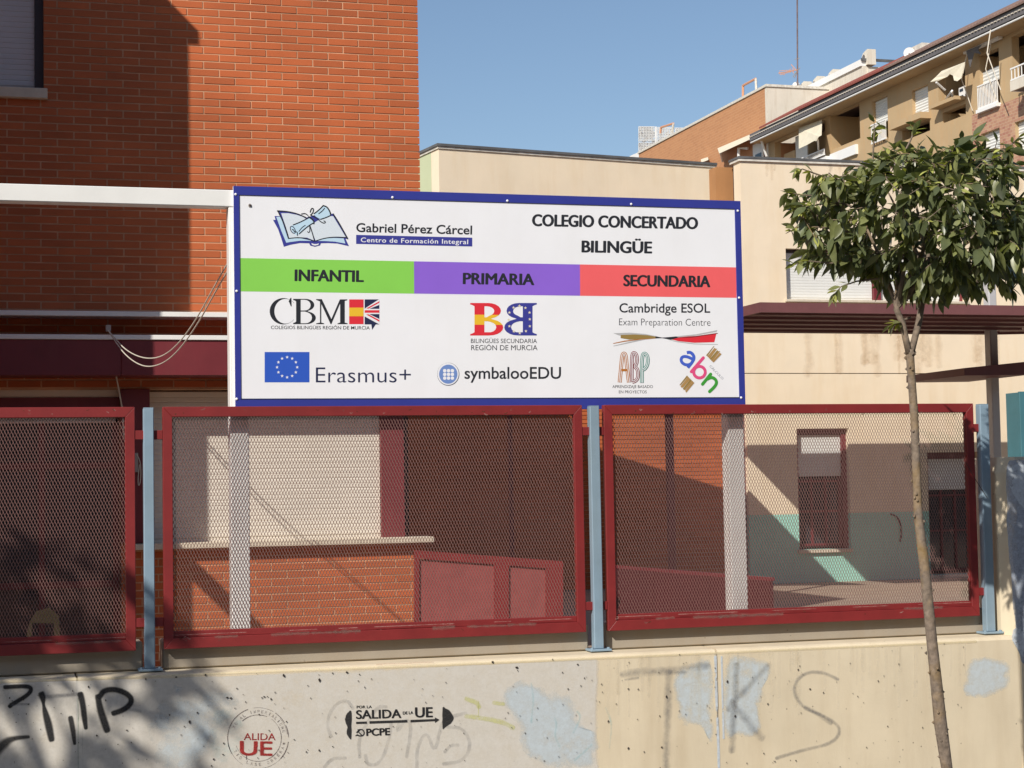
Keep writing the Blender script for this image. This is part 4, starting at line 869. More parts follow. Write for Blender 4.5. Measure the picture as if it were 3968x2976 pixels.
# two render fields with an open joint, wainscot lower down
prism('upper_wall', rect(bx0, bx1, zl+.006, bz, EY), (0, .25, 0), M['beige'], be, [rect(uwn[0], uwn[1], uwn[2], uwn[3], EY)])
prism('lower_wall', [(bx0,EY,zg+.001),(la[0],EY,zg+.001),(la[0],EY,la[3]),(la[1],EY,la[3]),(la[1],EY,zg+.001),(lb[0],EY,zg+.001),(lb[0],EY,lb[3]),(lb[1],EY,lb[3]),(lb[1],EY,zg+.001),(bx1,EY,zg+.001),(bx1,EY,zl-.006),(bx0,EY,zl-.006)], (0, .25, 0), M['beige'], be)
prism('wainscot', [(bx0,EY,.128),(bx1,EY,.128),(bx1,EY,zg),(lb[1],EY,zg),(lb[1],EY,lb[2]),(lb[0],EY,lb[2]),(lb[0],EY,zg),(la[1],EY,zg),(la[1],EY,la[2]),(la[0],EY,la[2]),(la[0],EY,zg),(bx0,EY,zg)], (0, .25, 0), M['mint'], be)
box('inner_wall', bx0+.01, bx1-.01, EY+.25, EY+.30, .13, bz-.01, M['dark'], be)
box('rear_block', bx0+1.5, bx1, EY+.301, 34, .13, bz-.12, M['beige'], be)
box('roof_coping', bx0-.03, bx1, EY-.03, EY+.33, bz+.0, bz+.035, M['coping_white'], be); box('roof_edge', bx0-.04, bx1, EY-.04, EY+.35, bz+.036, bz+.07, M['coping'], be)
wn = box('window_frame', uwn[0]+.001, uwn[1]-.001, EY+.10, EY+.13, uwn[3]-.05, uwn[3]-.001, M['dark'], be)
box('window_frame', uwn[0]+.001, uwn[0]+.035, EY+.10, EY+.13, uwn[2]+.001, uwn[3]-.051, M['dark'], be)
m0, m1 = at(3381, 1100, EY+.1).x, at(3408, 1100, EY+.1).x
shutter('window_shutter', uwn[0]+.04, m0-.005, EY+.11, uwn[2]+.004, uwn[3]-.052, .042, M['shutter_white'], be); shutter('window_shutter', m1+.005, uwn[1]-.03, EY+.11, uwn[2]+.004, uwn[3]-.052, .042, M['shutter_white'], be)
box('mullion', m0, m1, EY+.06, EY+.24, uwn[2]+.002, uwn[3]-.002, M['maroon'], be); box('mullion', uwn[1]-.026, uwn[1]-.001, EY+.08, EY+.24, uwn[2]+.002, uwn[3]-.052, M['maroon'], be)
box('window_sill', uwn[0]-.03, uwn[1]+.05, EY-.05, EY+.09, uwn[2]-.04, uwn[2]-.001, M['sill'], be, .004)
for w_, zs_, sill in ((la, at(3200,1845,EY+.12).z, 1), (lb, at(3700,1897,EY+.12).z, 1)):
    zt_ = at(3200, 1684, EY+.12).z if w_ is la else at(3700, 1777, EY+.12).z
    box('maroon_box', w_[0]+.001, w_[1]-.001, EY+.10, EY+.2, zt_, w_[3]-.001, M['maroon_dull'], be)
    for x0_, x1_ in ((w_[0]+.001, w_[0]+.05), (w_[1]-.07, w_[1]-.001)): box('maroon_jamb', x0_, x1_, EY+.08, EY+.24, w_[2]+.001, zt_-.001, M['maroon'], be)
    shutter('window_shutter', w_[0]+.052, w_[1]-.072, EY+.12, zs_, zt_-.002, .042, M['shutter_white'], be)
    gl = box('glass_pane', w_[0]+.052, w_[1]-.072, EY+.20, EY+.21, w_[2]+.05, zs_-.001, M['glass'], be)
    for f_ in (0, .31, .62, .93): x = lerp(w_[0]+.052, w_[1]-.10, f_/.93); box('glazing_bar', x, x+.03, EY+.17, EY+.22, w_[2]+.05, zs_-.002, M['maroon'], gl)
    for f_ in (.0, .5, .95): z = lerp(w_[2]+.05, zs_-.04, f_); box('glazing_bar', w_[0]+.052, w_[1]-.072, EY+.175, EY+.215, z, z+.03, M['maroon'], gl)
    box('window_sill', w_[0]-.04, w_[1]+.0, EY-.06, EY+.12, w_[2]-.05, w_[2]-.001, M['sill'], be, .004)
# rain stains on the render
G_stain = paint('rain_stain', (190,156,112), .5, 5, .9, .5, .1, 1, .2); G_soot = paint('parapet_soot', (140,130,112), .5, 6, .9, .5, .15, 1, .3)
for _ in range(34):
    x = scr.uniform(2960, 3900); y = scr.choice((1298, 1175, 1300)); w_ = scr.uniform(14, 50)
    if y == 1175: continue
    stroke('rain_stain', [(x, y), (x+2, y+scr.uniform(30, 70)), (x+3, y+scr.uniform(80, 150))], w_, EY-.002, 1+_*.15, G_stain, be, .9, .9, 1)
for _ in range(20):
    x = scr.uniform(2875, 3960); y = 636+(x-2868)*.031; stroke('rain_stain', [(x, y), (x+scr.uniform(-1, 2), y+scr.uniform(10, 60))], scr.uniform(10, 40), EY-.002, 8+_*.15, G_soot if _ % 2 else G_stain, be, .9, .8, 0)
# ochre link and rotated block behind
tag(box('ochre_wall', at(2772, 650, 24.95).x, bx0+.4, 24.95, 25.2, .128, at(2800, 648, 24.95).z, M['ochre'], None), 'narrow ochre wall strip between the two beige school blocks', 'wall')
c0_ = atD(1700, 577, 27.5); c1_ = atD(2775, 650, 29.6); zt_ = (c0_.z+c1_.z)/2
t = thing('beige_annex', (c0_.x, c0_.y, .128), 'beige flat roofed school annex rising behind the sign, greenish on its left face', 'building')
dv = Vector((c1_.x-c0_.x, c1_.y-c0_.y, 0)); pv = Vector((-dv.y, dv.x, 0)).normalized()
prism('front_wall', [(c0_.x,c0_.y,.128),(c1_.x,c1_.y,.128),(c1_.x,c1_.y,zt_),(c0_.x,c0_.y,zt_)], pv*.3, M['beige'], t)
s0 = Vector((c0_.x,c0_.y,0))+pv*.3015
sd = Vector((dv.x, dv.y, 0)).normalized()*.3
prism('side_wall', [s0+Vector((0,0,.128)), s0+pv*7+Vector((0,0,.128)), s0+pv*7+Vector((0,0,zt_)), s0+Vector((0,0,zt_))], sd, M['greenish'], t)
for z0, h_, e, m in ((zt_+.001, .035, .02, M['coping_white']), (zt_+.037, .04, .04, M['coping'])):
    q0 = Vector((c0_.x,c0_.y,z0))-pv*e-sd/.3*e; q1 = Vector((c1_.x,c1_.y,z0))-pv*e
    prism('roof_coping', [q0, q1, q1+pv*7.2, q0+pv*7.2], (0,0,h_), m, t)

# ================================================================== PERGOLA AND POLES
GY0, GY1 = 20.15, 22.95; gzb = at(3400, 1215, GY0).z; gzt = at(3400, 1177, GY0).z; gx0 = at(2945, 1195, GY0).x; gx1 = at(3850, 1292, GY1).x
t = thing('pergola_roof', (gx0+2, GY0, gzb), 'flat maroon metal pergola roof with ribbed underside in front of the beige school', 'pergola')
gx2 = gx1+3.5
mb = MB(); mb.box(gx0, gx2, GY0, GY0+.04, gzb, gzt); mb.build('fascia', M['maroon_dull'], t)
box('side_beam', gx0, gx0+.04, GY0+.0405, GY1, gzb, gzt, M['maroon_dull'], t)
# roof sheet: back edge runs parallel, then cuts forward at the right
c_ = at(4060, 1255, 22.0)
prism('roof_sheet', [(gx0+.041, GY0+.041, gzb+.03), (gx2, GY0+.041, gzb+.03), (gx2, GY1-1.2, gzb+.03), (gx1, GY1, gzb+.03), (gx0+.041, GY1, gzb+.03)], (0,0,.06), M['maroon_dull'], t)
n = 5
for k in range(n): y = GY0+.3+(GY1-GY0-.5)*k/(n-1); box('rib', gx0+.05, gx1-.02, y, y+.05, gzb+.0, gzb+.0295, M['maroon_dull'], t)
prism('back_beam', [(gx0+.041, GY1-.04, gzb), (gx1, GY1-.04, gzb), (gx1, GY1, gzb), (gx0+.041, GY1, gzb)], (0,0,.0295), M['maroon_dull'], t)
prism('back_beam', [(gx1+.001, GY1-.04, gzb), (gx2, GY1-1.24, gzb), (gx2, GY1-1.2, gzb), (gx1+.001, GY1, gzb)], (0,0,.0295), M['maroon_dull'], t)
for x in (): box('pergola_post', x, x+.1, GY1-.3, GY1-.2, .128, gzb-.001, M['maroon'], t)
py_ = 22.2
a = at(3838, 1330, py_).x; c = at(3868, 1330, py_).x
tag(box('steel_pole', a, c, py_, py_+.16, .128, at(3840, 1000, py_).z, M['pole_pale'], None, .012), 'tall pale square steel pole rising through the pergola near the right edge', 'pole')
P = lambda x, y: at(x, y, 21.6)
t2 = prism('small_canopy', [P(3737,1426), P(3990,1400), P(3990,1452), P(3737,1455)], (.0, 1.6, 0), M['maroon_dull'], None); tag(t2, 'small dark maroon canopy slab at the right edge, lower than the pergola', 'canopy')
TY = 20.6; a = at(3953, 1600, TY).x; m_ = a+.5; c = at(4160, 1600, TY).x; zt_ = at(3953, 1517, TY).z
t = thing('teal_cabinet', (a, TY, .128), 'teal steel cabinet at the right edge behind the old wall', 'cabinet')
box('cabinet_panel', a, m_-.004, TY, TY+.04, .128, zt_, M['teal'], t, .004); box('cabinet_panel', m_+.004, c, TY, TY+.04, .128, zt_, M['teal'], t, .004); box('cabinet_body', a+.001, c-.01, TY+.041, TY+.33, .128, zt_-.01, M['teal'], t)
t = MB().tube(smooth_pts([tuple(at(x, y, EY-.02)) for x, y in ((3450,1992),(3475,2000),(3490,2030),(3494,2070),(3488,2100))], 2), .012, 6).build('hanging_hose', M['dark']); tag(t, 'thin dark curved cable hanging on the shaded wainscot', 'cable')
t = MB().tube(smooth_pts([tuple(at(x, y, 9.66)) for x, y in ((3742,1790),(3775,1850),(3800,1890),(3826,1930))], 2), .0022, 5).build('loose_wire', M['dark']); tag(t, 'thin black wire tail hanging across the last fence post', 'wire')

# ================================================================== APARTMENT HOUSES (far)
AX = 41.376
fa = lambda x, y, off=0: atX(x, y, AX-off)
ap = thing('apartment_house', (AX, 84, -.15), 'tan and pink brick apartment house with tiled eaves rising at the upper right', 'building')
yl = 90.9; yr = 52.0; ze = (atX(3168, 432, AX-.9).z+atX(3800, 156, AX-.9).z)/2
c4 = lambda P_, off=0: [fa(3168+x/2.5925, y/2.5925, off) for x, y in P_]
c6 = lambda P_, off=0: [fa(3500+x/2.9615, y/2.9615, off) for x, y in P_]
c7 = lambda P_, off=0: [fa(2980+x/4.254, 480+y/4.254, off) for x, y in P_]
def yz(P_):  # make an upright rectangle on the facade from a leaning quad
    y0 = sum(sorted(p.y for p in P_)[:2])/2; y1 = sum(sorted(p.y for p in P_)[2:])/2; z0 = sum(sorted(p.z for p in P_)[:2])/2; z1 = sum(sorted(p.z for p in P_)[2:])/2
    return y0, y1, z0, z1
Q = {}
Q['w1'] = yz(c4([(555,1020),(700,958),(712,1400),(560,1470)]))
Q['w2'] = yz(c4([(948,905),(1112,850),(1112,1145),(955,1182)]))
Q['w3'] = yz(c6([(395,850),(705,715),(715,1120),(410,1215)]))
Q['w4'] = yz(c6([(880,640),(1100,540),(1108,1195),(880,1275)]))
Q['w5'] = yz(c6([(1250,410),(1640,260),(1640,840),(1250,950)]))
Q['w6'] = yz(c4([(1250,1135),(1490,1045),(1490,1165),(1265,1225)]))
Q['w7'] = yz(c4([(1650,1345),(1838,1280),(1838,1560),(1650,1610)]))
Q['w8'] = yz(c4([(1980,1235),(2200,1150),(2200,1480),(2000,1560)]))
Q['l1'] = yz(c7([(100,300),(930,-60),(930,620),(100,760)]))
Q['l2'] = yz(c4([(130,1150),(425,1040),(425,1400),(130,1500)]))
Q['w9'] = yz(c4([(850,1300),(1130,1215),(1130,1330),(850,1400)]))
hs = [[(AX, q[0], q[2]), (AX, q[1], q[2]), (AX, q[1], q[3]), (AX, q[0], q[3])] for q in Q.values()]
zbr = Q['w4'][2]-.05; ybr = (Q['w3'][0]+Q['w4'][1])/2+.1
prism('facade_wall', [(AX,yr,zbr-22),(AX,yl,zbr-22),(AX,yl,ze+.02),(AX,yr,ze+.02)], (.35,0,0), M['tan'], ap, hs)
box('inner_wall', AX+1.6, AX+1.7, yr, yl, 0, ze, M['tan'], ap); box('core_block', AX+1.71, AX+12, yr, yl-.1, -.15, ze, M['tan'], ap)
# pink brick apron, set proud of the render
hb = [h for k, h in zip(Q, hs) if k in ('w7', 'w8')]
pb = [(AX-.03, yr, zbr-16), (AX-.03, ybr, zbr-16), (AX-.03, ybr, zbr), (AX-.03, Q['w4'][0]-.15, zbr), (AX-.03, Q['w5'][1]+.4, Q['w5'][2]-1.2), (AX-.03, yr, Q['w5'][2]-1.2)]
pb = [(AX-.03, yr, zbr-16), (AX-.03, ybr, zbr-16), (AX-.03, ybr, zbr), (AX-.03, yr, zbr)]
prism('brick_apron', pb, (.029,0,0), M['pink_rows'], ap, [[(AX-.03, p[1], p[2]) for p in h] for h in hb])
for k in Q:
    y0, y1, z0, z1 = Q[k]
    if k not in ('l1', 'l2', 'w5'):
        for yy in (y0, y1): box('window_reveal', AX+.351, AX+1.599, yy-.03, yy+.03, z0, z1, M['tan'], ap)
def ashutter(k, z0=None, z1=None, dx=.18, y0=None, y1=None):
    q = Q[k]; y0 = q[0] if y0 is None else y0; y1 = q[1] if y1 is None else y1
    z0 = q[2] if z0 is None else z0; z1 = q[3] if z1 is None else z1; mb = MB(); n = max(3, int((z1-z0)/.12))
    V = []; F = []
    for i in range(n):
        za, zb_ = z1-(z1-z0)*i/n, z1-(z1-z0)*(i+1)/n; j = len(V); V += [(AX+dx,y0,za),(AX+dx,y1,za),(AX+dx-.03,y1,(za+zb_)/2),(AX+dx-.03,y0,(za+zb_)/2),(AX+dx,y1,zb_),(AX+dx,y0,zb_)]
        F += [(j,j+1,j+2,j+3),(j+3,j+2,j+4,j+5)]
    mb.V = V; mb.F = F; mb.box(AX+dx+.002, AX+dx+.04, y0, y1, z0, z1); return mb.build('roller_shutter', M['shutter_white'], ap)
def railing(y0, y1, z0, z1, dx=-.12, m=None, pitch=.12):
    m = m or M['far_white']; r = thing('r', (0,0,0), None, None); bpy.data.objects.remove(r); mb = MB()
    mb.box(AX+dx-.03, AX+dx+.03, y0, y1, z1-.06, z1); mb.box(AX+dx-.03, AX+dx+.03, y0, y1, z0, z0+.06)
    y = y0
    while y < y1: mb.box(AX+dx-.015, AX+dx+.015, y, y+.035, z0+.06, z1-.06); y += pitch
    return mb.build('railing', m, ap)
q = Q['w1']; ashutter('w1', q[2]+1.0); railing(q[0], q[1], q[2]+.05, q[2]+1.0)
ashutter('w2'); ashutter('w7'); ashutter('w8')
q = Q['w4']; zr = yz(c6([(890,990),(1100,900),(1105,1195),(890,1275)])); ashutter('w4', zr[3]+.05, q[3]-.7); railing(q[0], q[1], q[2]+.05, zr[3]); box('balcony_slab', AX-.22, AX+.1, q[0]-.05, q[1]+.05, q[2]-.12, q[2]+.03, M['far_white'], ap)
box('awning_box', AX-.30, AX-.10, q[0]-.5, q[1]+.8, q[3]+.25, q[3]+.40, M['far_white'], ap)
for yy in (q[1]+.55, q[0]+.15): MB().tube([(AX-.25, yy, q[3]+.25), (AX-.5, yy+.1, q[3]-.9), (AX-.1, yy-.05, q[3]-2.3)], .022, 6).build('awning_arm', M['far_cream'], ap)
MB().prism([(AX-.45, q[0]+.6, q[3]+.25), (AX-.5, q[1]+.2, q[3]+.25), (AX-.40, q[1]+.1, q[3]-.5), (AX-.42, q[1]-.3, q[3]+.05), (AX-.44, q[1]-.9, q[3]-.15), (AX-.45, q[0]+.9, q[3]+.1)], (.02,0,0)).build('torn_canvas', M['soffit'], ap)
# window 3: torn awning, casement
q = Q['w3']; wq = yz(c6([(565,1010),(690,955),(705,1110),(575,1160)]))
box('casement_frame', AX+.30, AX+.36, wq[0], wq[1], wq[2], wq[3], M['far_white'], ap)
for f_ in (0, 1): 
    for g_ in (0, 1): ya = lerp(wq[0], wq[1], f_*.5)+.1; za = lerp(wq[2], wq[3], g_*.5)+.1; box('window_pane', AX+.285, AX+.299, ya, ya+(wq[1]-wq[0])/2-.18, za, za+(wq[3]-wq[2])/2-.18, M['glass'], ap)
ca = c6([(440,815),(705,712),(705,900),(690,935),(640,925),(600,870),(575,850),(520,880),(480,920),(430,935),(378,945),(395,890)], .8)
mb = MB(); off = [0,0,.3,.5,.4,.2,.3,.1,.4,.3,.5,.2]; V = [p+Vector((-off[i]*.6,0,0)) for i, p in enumerate(ca)]; mb.prism(V, (.03,.0,0)); mb.build('torn_awning', M['awning'], ap)
for A_1, B_1 in (((378,945),(480,1035)),((555,1050),(490,1140)),((560,1040),(575,1160))): p, r = c6([A_1],.7)[0], c6([B_1],.2)[0]; MB().tube([p, r], .05, 5).build('awning_arm', M['far_white'], ap)
ledge = yz(c6([(410,1210),(715,1120),(720,1185),(440,1290)])); box('window_ledge', AX-.55, AX-.031, ledge[0], ledge[1], ledge[2]+.15, ledge[3], M['tan'], ap)
ledge = yz(c4([(820,1235),(1140,1145),(1140,1208),(825,1295)])); box('window_ledge', AX-.55, AX-.001, ledge[0], ledge[1], ledge[2], ledge[3], M['tan'], ap)
# balcony 5
q = Q['w5']; bb = yz(c4([(1940,820),(2200,720),(2200,815),(1950,925)], .85)); box('balcony_parapet', AX-.9, AX-.8, yr, bb[1], bb[2], bb[3], M['far_cream'], ap); box('balcony_parapet', AX-.79, AX, bb[1]-.12, bb[1], bb[2], bb[3], M['far_white'], ap); box('balcony_floor', AX-.79, AX, yr, bb[1]-.121, bb[2], bb[2]+.1, M['soffit'], ap)
railing(yr, bb[1], bb[3]+.02, bb[3]+.55, -.85, M['far_white'], .25)
MB().tube([(AX-1.1, q[1]-.2, q[3]+.2), (AX-1.3, q[1]-.2, q[3]-.8), (AX-.9, q[1]-.5, q[3]-2.4)], .025, 6).build('awning_arm', M['far_cream'], ap)
box('loggia_back', AX+1.2, AX+1.25, yr, q[1]+.3, q[2], q[3], M['tan'], ap)
# loggias left
q = Q['l1']; P_ = yz(c7([(300,380),(490,320),(490,520),(300,610)]))
mb = MB(); 
box('loggia_side', AX+.351, AX+1.6, q[1], q[1]+.05, q[2], q[3], M['far_orange'], ap)
box('roller_shutter', AX+.5, AX+.55, P_[0], P_[1], P_[2]-1, P_[3]+.6, M['shutter_white'], ap)
box('loggia_pier', AX+.45, AX+.9, P_[1]+.02, P_[1]+1.4, q[2], P_[3]-.1, M['tan'], ap)
aw = [fa(2980+x/4.254, 480+y/4.254, o_) for x, y, o_ in ((490,70,.3),(870,-70,.3),(860,190,1.0),(820,210,1.05),(780,285,1.05),(740,280,1.05),(620,350,1.05),(490,410,1.05))]
MB().prism(aw, (.02,0,0)).build('cream_awning', M['awning'], ap)
rr = c7([(480,590),(915,400),(915,500),(480,700)], .5); y_ = yz(rr); railing(y_[0], y_[1], y_[2], y_[3], -.5, M['far_white'], .14)
MB().tube([c7([(805,260)],.9)[0], c7([(815,430)],.45)[0]], .05, 6).build('awning_arm', M['far_white'], ap)
box('loggia_slab', AX-.45, AX+.3, y_[0], y_[1], y_[2]-.6, y_[2]-.05, M['far_white'], ap)
q = Q['l2']; box('loggia_side', AX+.351, AX+1.6, q[0]-.05, q[0], q[2], q[3], M['orange_rows'], ap); box('loggia_side', AX+.351, AX+1.6, q[1], q[1]+.05, q[2], q[3], M['tan'], ap)
y_ = yz(c7([(1010,480),(1440,360),(1440,520),(1010,640)], .1)); box('balcony_parapet', AX-.15, AX+.1, y_[0], y_[1], y_[2], y_[3], M['far_white'], ap)
# eaves
box('eaves_soffit', AX-.9, AX+.3, yr, yl, ze+.021, ze+.10, M['tan'], ap)
mb = MB(); mb.tube([(AX-.93, yr, ze+.06), (AX-.93, yl, ze+.06)], .045, 8); mb.build('gutter', M['far_white'], ap)
box('eaves_board', AX-1.0, AX-.2, yr, yl, ze+.14, ze+.52, M['soffit'], ap)
mb = MB(); y = yr
while y < yl: mb.box(AX-1.06, AX-.99, y, y+.13, ze+.33, ze+.365); y += .26
tag(mb.build('eaves_tiles', M['far_cream'], ap), kind='stuff')
def tile_roof(name, y0, y1, x0, x1, z0, z1, m, parent, pitch=.25):
    V = []; F = []; n = int((y1-y0)/pitch*4)
    for i in range(n+1):
        yy = y0+(y1-y0)*i/n; h = .05*abs(math.sin(math.pi*(yy-y0)/pitch)); 
        V += [(x0, yy, z0+h), (x1, yy, z1+h), (x0, yy, z0-.06)]
    for i in range(n): a = 3*i; F += [(a,a+3,a+4,a+1),(a+2,a+5,a+3,a)]
    return mesh(name, V, F, m, parent)
yred = fa(3440, 300, .9).y
slope = .52
tile_roof('tiled_roof', yr, yred, AX-1.1, AX+1.5, ze+.58, ze+.58+2.6*slope, M['tiles'], ap); tile_roof('tiled_roof', yred+.01, yl-1.5, AX-1.1, AX+1.3, ze+.58, ze+.58+2.4*slope, M['tiles_red'], ap)
box('ridge_wall', AX+1.2, AX+9, yr, yl-1.6, ze+.4, ze+.48+2.3*slope, M['tiles'], ap)
# dishes on the roof
def dish(x, y, X, r, name, label, tilt):
    c = atX(x, y, X); t = thing(name, tuple(c-Vector((0,0,r))), label, 'satellite dish', 'satellite dishes on the roofs')
    mb = MB(); n = 20; dirn = (EYE-c).normalized(); dirn = (dirn+Vector(tilt)).normalized(); u = dirn.cross(Vector((0,0,1))).normalized(); v = u.cross(dirn)
    rings = [(0, -.12*r), (.5*r, -.09*r), (r, 0)]
    mb.V.append(c+dirn*rings[0][1])
    for rr_, dd in rings[1:]:
        for j in range(n): a = 2*math.pi*j/n; mb.V.append(c+u*rr_*math.cos(a)+v*rr_*math.sin(a)+dirn*dd)
    mb.F += [(0, 1+j, 1+(j+1) % n) for j in range(n)]+[(1+j, 1+n+j, 1+n+(j+1) % n, 1+(j+1) % n) for j in range(n)]
    mb.build('reflector', M['far_white'], t); MB().tube([c-v*r, c+dirn*r*.9-v*.2*r], r*.05, 5).build('feed_arm', M['soffit'], t); MB().tube([c-dirn*.1*r, c-dirn*.2*r-Vector((0,0,r*1.3))], r*.08, 6).build('mast', M['soffit'], t)
dish(3523, 205, AX+.2, .26, 'satellite_dish', 'large round white satellite dish standing on the brown tiled roof', (-.1,0,.15)); dish(3668, 157, AX-.4, .12, 'satellite_dish', 'small white satellite dish low on the brown roof tiles, right of the larger one', (-.3,.2,.3))
dish(3085, 332, AX+4, .23, 'satellite_dish', 'pale round satellite dish beside the tall antenna mast', (-.3,0,.1))
c = fa(3565, 192, -1.2); t = tag(box('roof_vent', AX+.8, AX+1.9, c.y-.9, c.y+.6, ze+1.0, c.z+.1, M['coping_white'], None), 'low dark capped roof vent behind the large dish', 'roof vent')
# white penthouse behind the roof
p0, p1 = atX(3125, 345, AX+4.0), atX(3360, 235, AX+4.0)
t = thing('penthouse', (AX+4, p0.y, ze), 'white penthouse storey with parapet rising behind the red tiled roof', 'building')
yp0, yp1 = p1.y, atX(3105, 350, AX+4).y+9; ztp = (p0.z+p1.z)/2
box('penthouse_wall', AX+4, AX+9, yp0, yp1, ze-.1, ztp-.9, M['far_white'], t); box('parapet', AX+3.6, AX+3.95, yp0, yp1, ztp-.35, ztp, M['far_white'], t); box('penthouse_roof', AX+3.7, AX+9, yp0, yp1, ztp-.895, ztp-.36, M['far_cream'], t)
box('cream_gable', AX+4.001, AX+9, yp0-.06, yp0-.005, ze-.1, ztp-.5, M['far_cream'], t); box('gable_coping', AX+3.6, AX+9, yp0-.12, yp0-.061, ztp-.1, ztp+.05, M['coping'], t)
MB().tube([(AX+3.85, yp0+1.0, ze), (AX+3.85, yp0+1.0, ztp-.8)], .09, 8).build('rain_pipe', M['far_white'], t)
for k, (x, y, dx_, lab) in enumerate(((3353, 215, 3.9, 'rounded white chimney box, nearest the brown roof'), (3220, 292, 3.9, 'rounded white chimney box in the middle of the penthouse roof'), (3160, 318, 3.9, 'rounded white chimney box at the far end of the penthouse roof'), (3108, 338, 3.9, 'square white chimney box beside the antenna mast'))):
    c = atX(x, y, AX+dx_); c2 = atX(x+50, y, AX+dx_); wd = .45
    t = thing('roof_chimney', (c.x, c.y, ztp), lab, 'chimney', 'white chimney boxes on the penthouse')
    hz = c.z+.22
    prism('chimney_shell', [(c.x, c.y-wd*.55, ztp-.3), (c.x, c.y+wd*.9, ztp-.3), (c.x, c.y+wd*.9, hz-.2), (c.x, c.y+wd*.6, hz-.05), (c.x, c.y+wd*.2, hz), (c.x, c.y-wd*.55, hz+.08)], (.5,0,0), M['far_cream'], t)
    prism('flue_opening', [(c.x-.02, c.y+wd*.1, ztp-.2), (c.x-.02, c.y+wd*.75, ztp-.2), (c.x-.02, c.y+wd*.75, hz-.25), (c.x-.02, c.y+wd*.45, hz-.12), (c.x-.02, c.y+wd*.1, hz-.22)], (.018,0,0), M['soffit'], t)
# antenna mast
c = atX(3089, 320, AX+3.5); tp = atX(3089, -60, AX+3.5)
t = thing('antenna_mast', tuple(c), 'tall thin antenna mast with a small yagi aerial against the sky', 'antenna')
MB().tube([c-Vector((0,0,1)), tp], .045, 6).build('mast', M['mast'], t)
def A3(x, y): return atX(x, y, AX+3.5)
MB().tube([A3(3018,284), A3(3092,270)], .03, 5).build('aerial_boom', M['rebar'], t)
for a, b in (((3019,280),(3040,290)),((3020,275),(3060,272)),((3022,290),(3070,276)),((3066,250),(3092,280)),((3100,262),(3072,298)),((3092,272),(3078,302)),((3062,266),(3062,282)),((3072,264),(3074,284)),((3080,230),(3098,225))): MB().tube([A3(*a), A3(*b)], .022, 4).build('aerial_rod', M['rebar'] if a[0] < 3075 else M['pole_grey'], t)
# orange tower
ob = thing('orange_tower', (AX, 100, -.15), 'orange brick house with a blank side wall and flat roof left of the tiled eaves', 'building')
yo0, yo1 = fa(2967, 360).y, fa(2478, 590).y; zo = (fa(2476, 590).z+fa(2965, 350).z)/2
lo = yz([fa(2440+x/3.95, 200+y/3.95) for x, y in ((1370,1480),(2080,1210),(2080,1900),(1370,1900))])
prism('brick_side', [(AX-.05,yo0,-.15),(AX-.05,yo1,-.15),(AX-.05,yo1,zo),(AX-.05,yo0,zo)], (.3,0,0), M['orange_rows'], ob)
box('cream_wall', AX-.049, AX+14, yo0-.25, yo0-.001, ze-3, zo, M['far_cream'], ob); box('core_block', AX+.26, AX+14, yo0, yo1, -.15, zo-.1, M['far_cream'], ob)
box('roof_coping', AX-.12, AX+14, yo0-.32, yo1+.05, zo+.001, zo+.14, M['coping_white'], ob)
# recess with striped awning
k3 = lambda x, y, o=.05: fa(2440+x/3.95, 200+y/3.95, o)
rq = yz([k3(1400,1500), k3(2050,1290), k3(2050,1900), k3(1400,1900)])
box('recess_wall', AX-.12, AX-.051, rq[0], rq[1], rq[2]-2, rq[3], M['far_orange'], ob)
sa = [k3(1345,1480,.15), k3(1975,1215,.15), k3(1955,1290,1.0), k3(1370,1560,1.0)]
MB().prism(sa, (.03,0,.02)).build('striped_awning', M['awning'], ob)
MB().tube([k3(1980,1250,.8), k3(2095,1600,.3)], .07, 6).build('awning_arm', M['far_white'], ob); MB().tube([k3(1390,1560,.8), k3(1420,1680,.3)], .06, 6).build('awning_arm', M['far_white'], ob)
wq = yz([k3(1900,1430,.14), k3(2050,1370,.14), k3(2050,1700,.14), k3(1900,1700,.14)]); box('window_frame', AX-.2, AX-.13, wq[0], wq[1], wq[2], wq[3], M['far_white'], ob); box('window_pane', AX-.22, AX-.205, wq[0]+.15, wq[1]-.35, wq[2], wq[3]-.6, M['glass'], ob)
MB().tube([k3(1670,1800,.6), k3(1670,1480,.6), k3(1810,1480,.3)], .09, 6).build('white_frame', M['far_white'], ob)
MB().prism([k3(1090,1650,.15), k3(1190,1620,.15), k3(1200,1660,1.0), k3(1090,1700,1.0)], (.03,0,.02)).build('striped_awning', M['awning'], ob)
# roof frames
for lab, pts in (('rusty white rectangular frame standing on the orange tower roof', ((1735,720),(1735,520),(1930,415),(1940,610))), ('thin white frame at the left end of the orange tower roof', ((470,1250),(480,1160),(670,1100),(650,1240)))):
    t = thing('roof_frame', tuple(k3(*pts[0], -.3)), lab, 'frame'); 
    for i in range(3): MB().tube([k3(*pts[i], -.3), k3(*pts[i+1], -.3)], .07, 6).build('frame_bar', M['coping_white'] if i == 2 else M['rebar'], t)
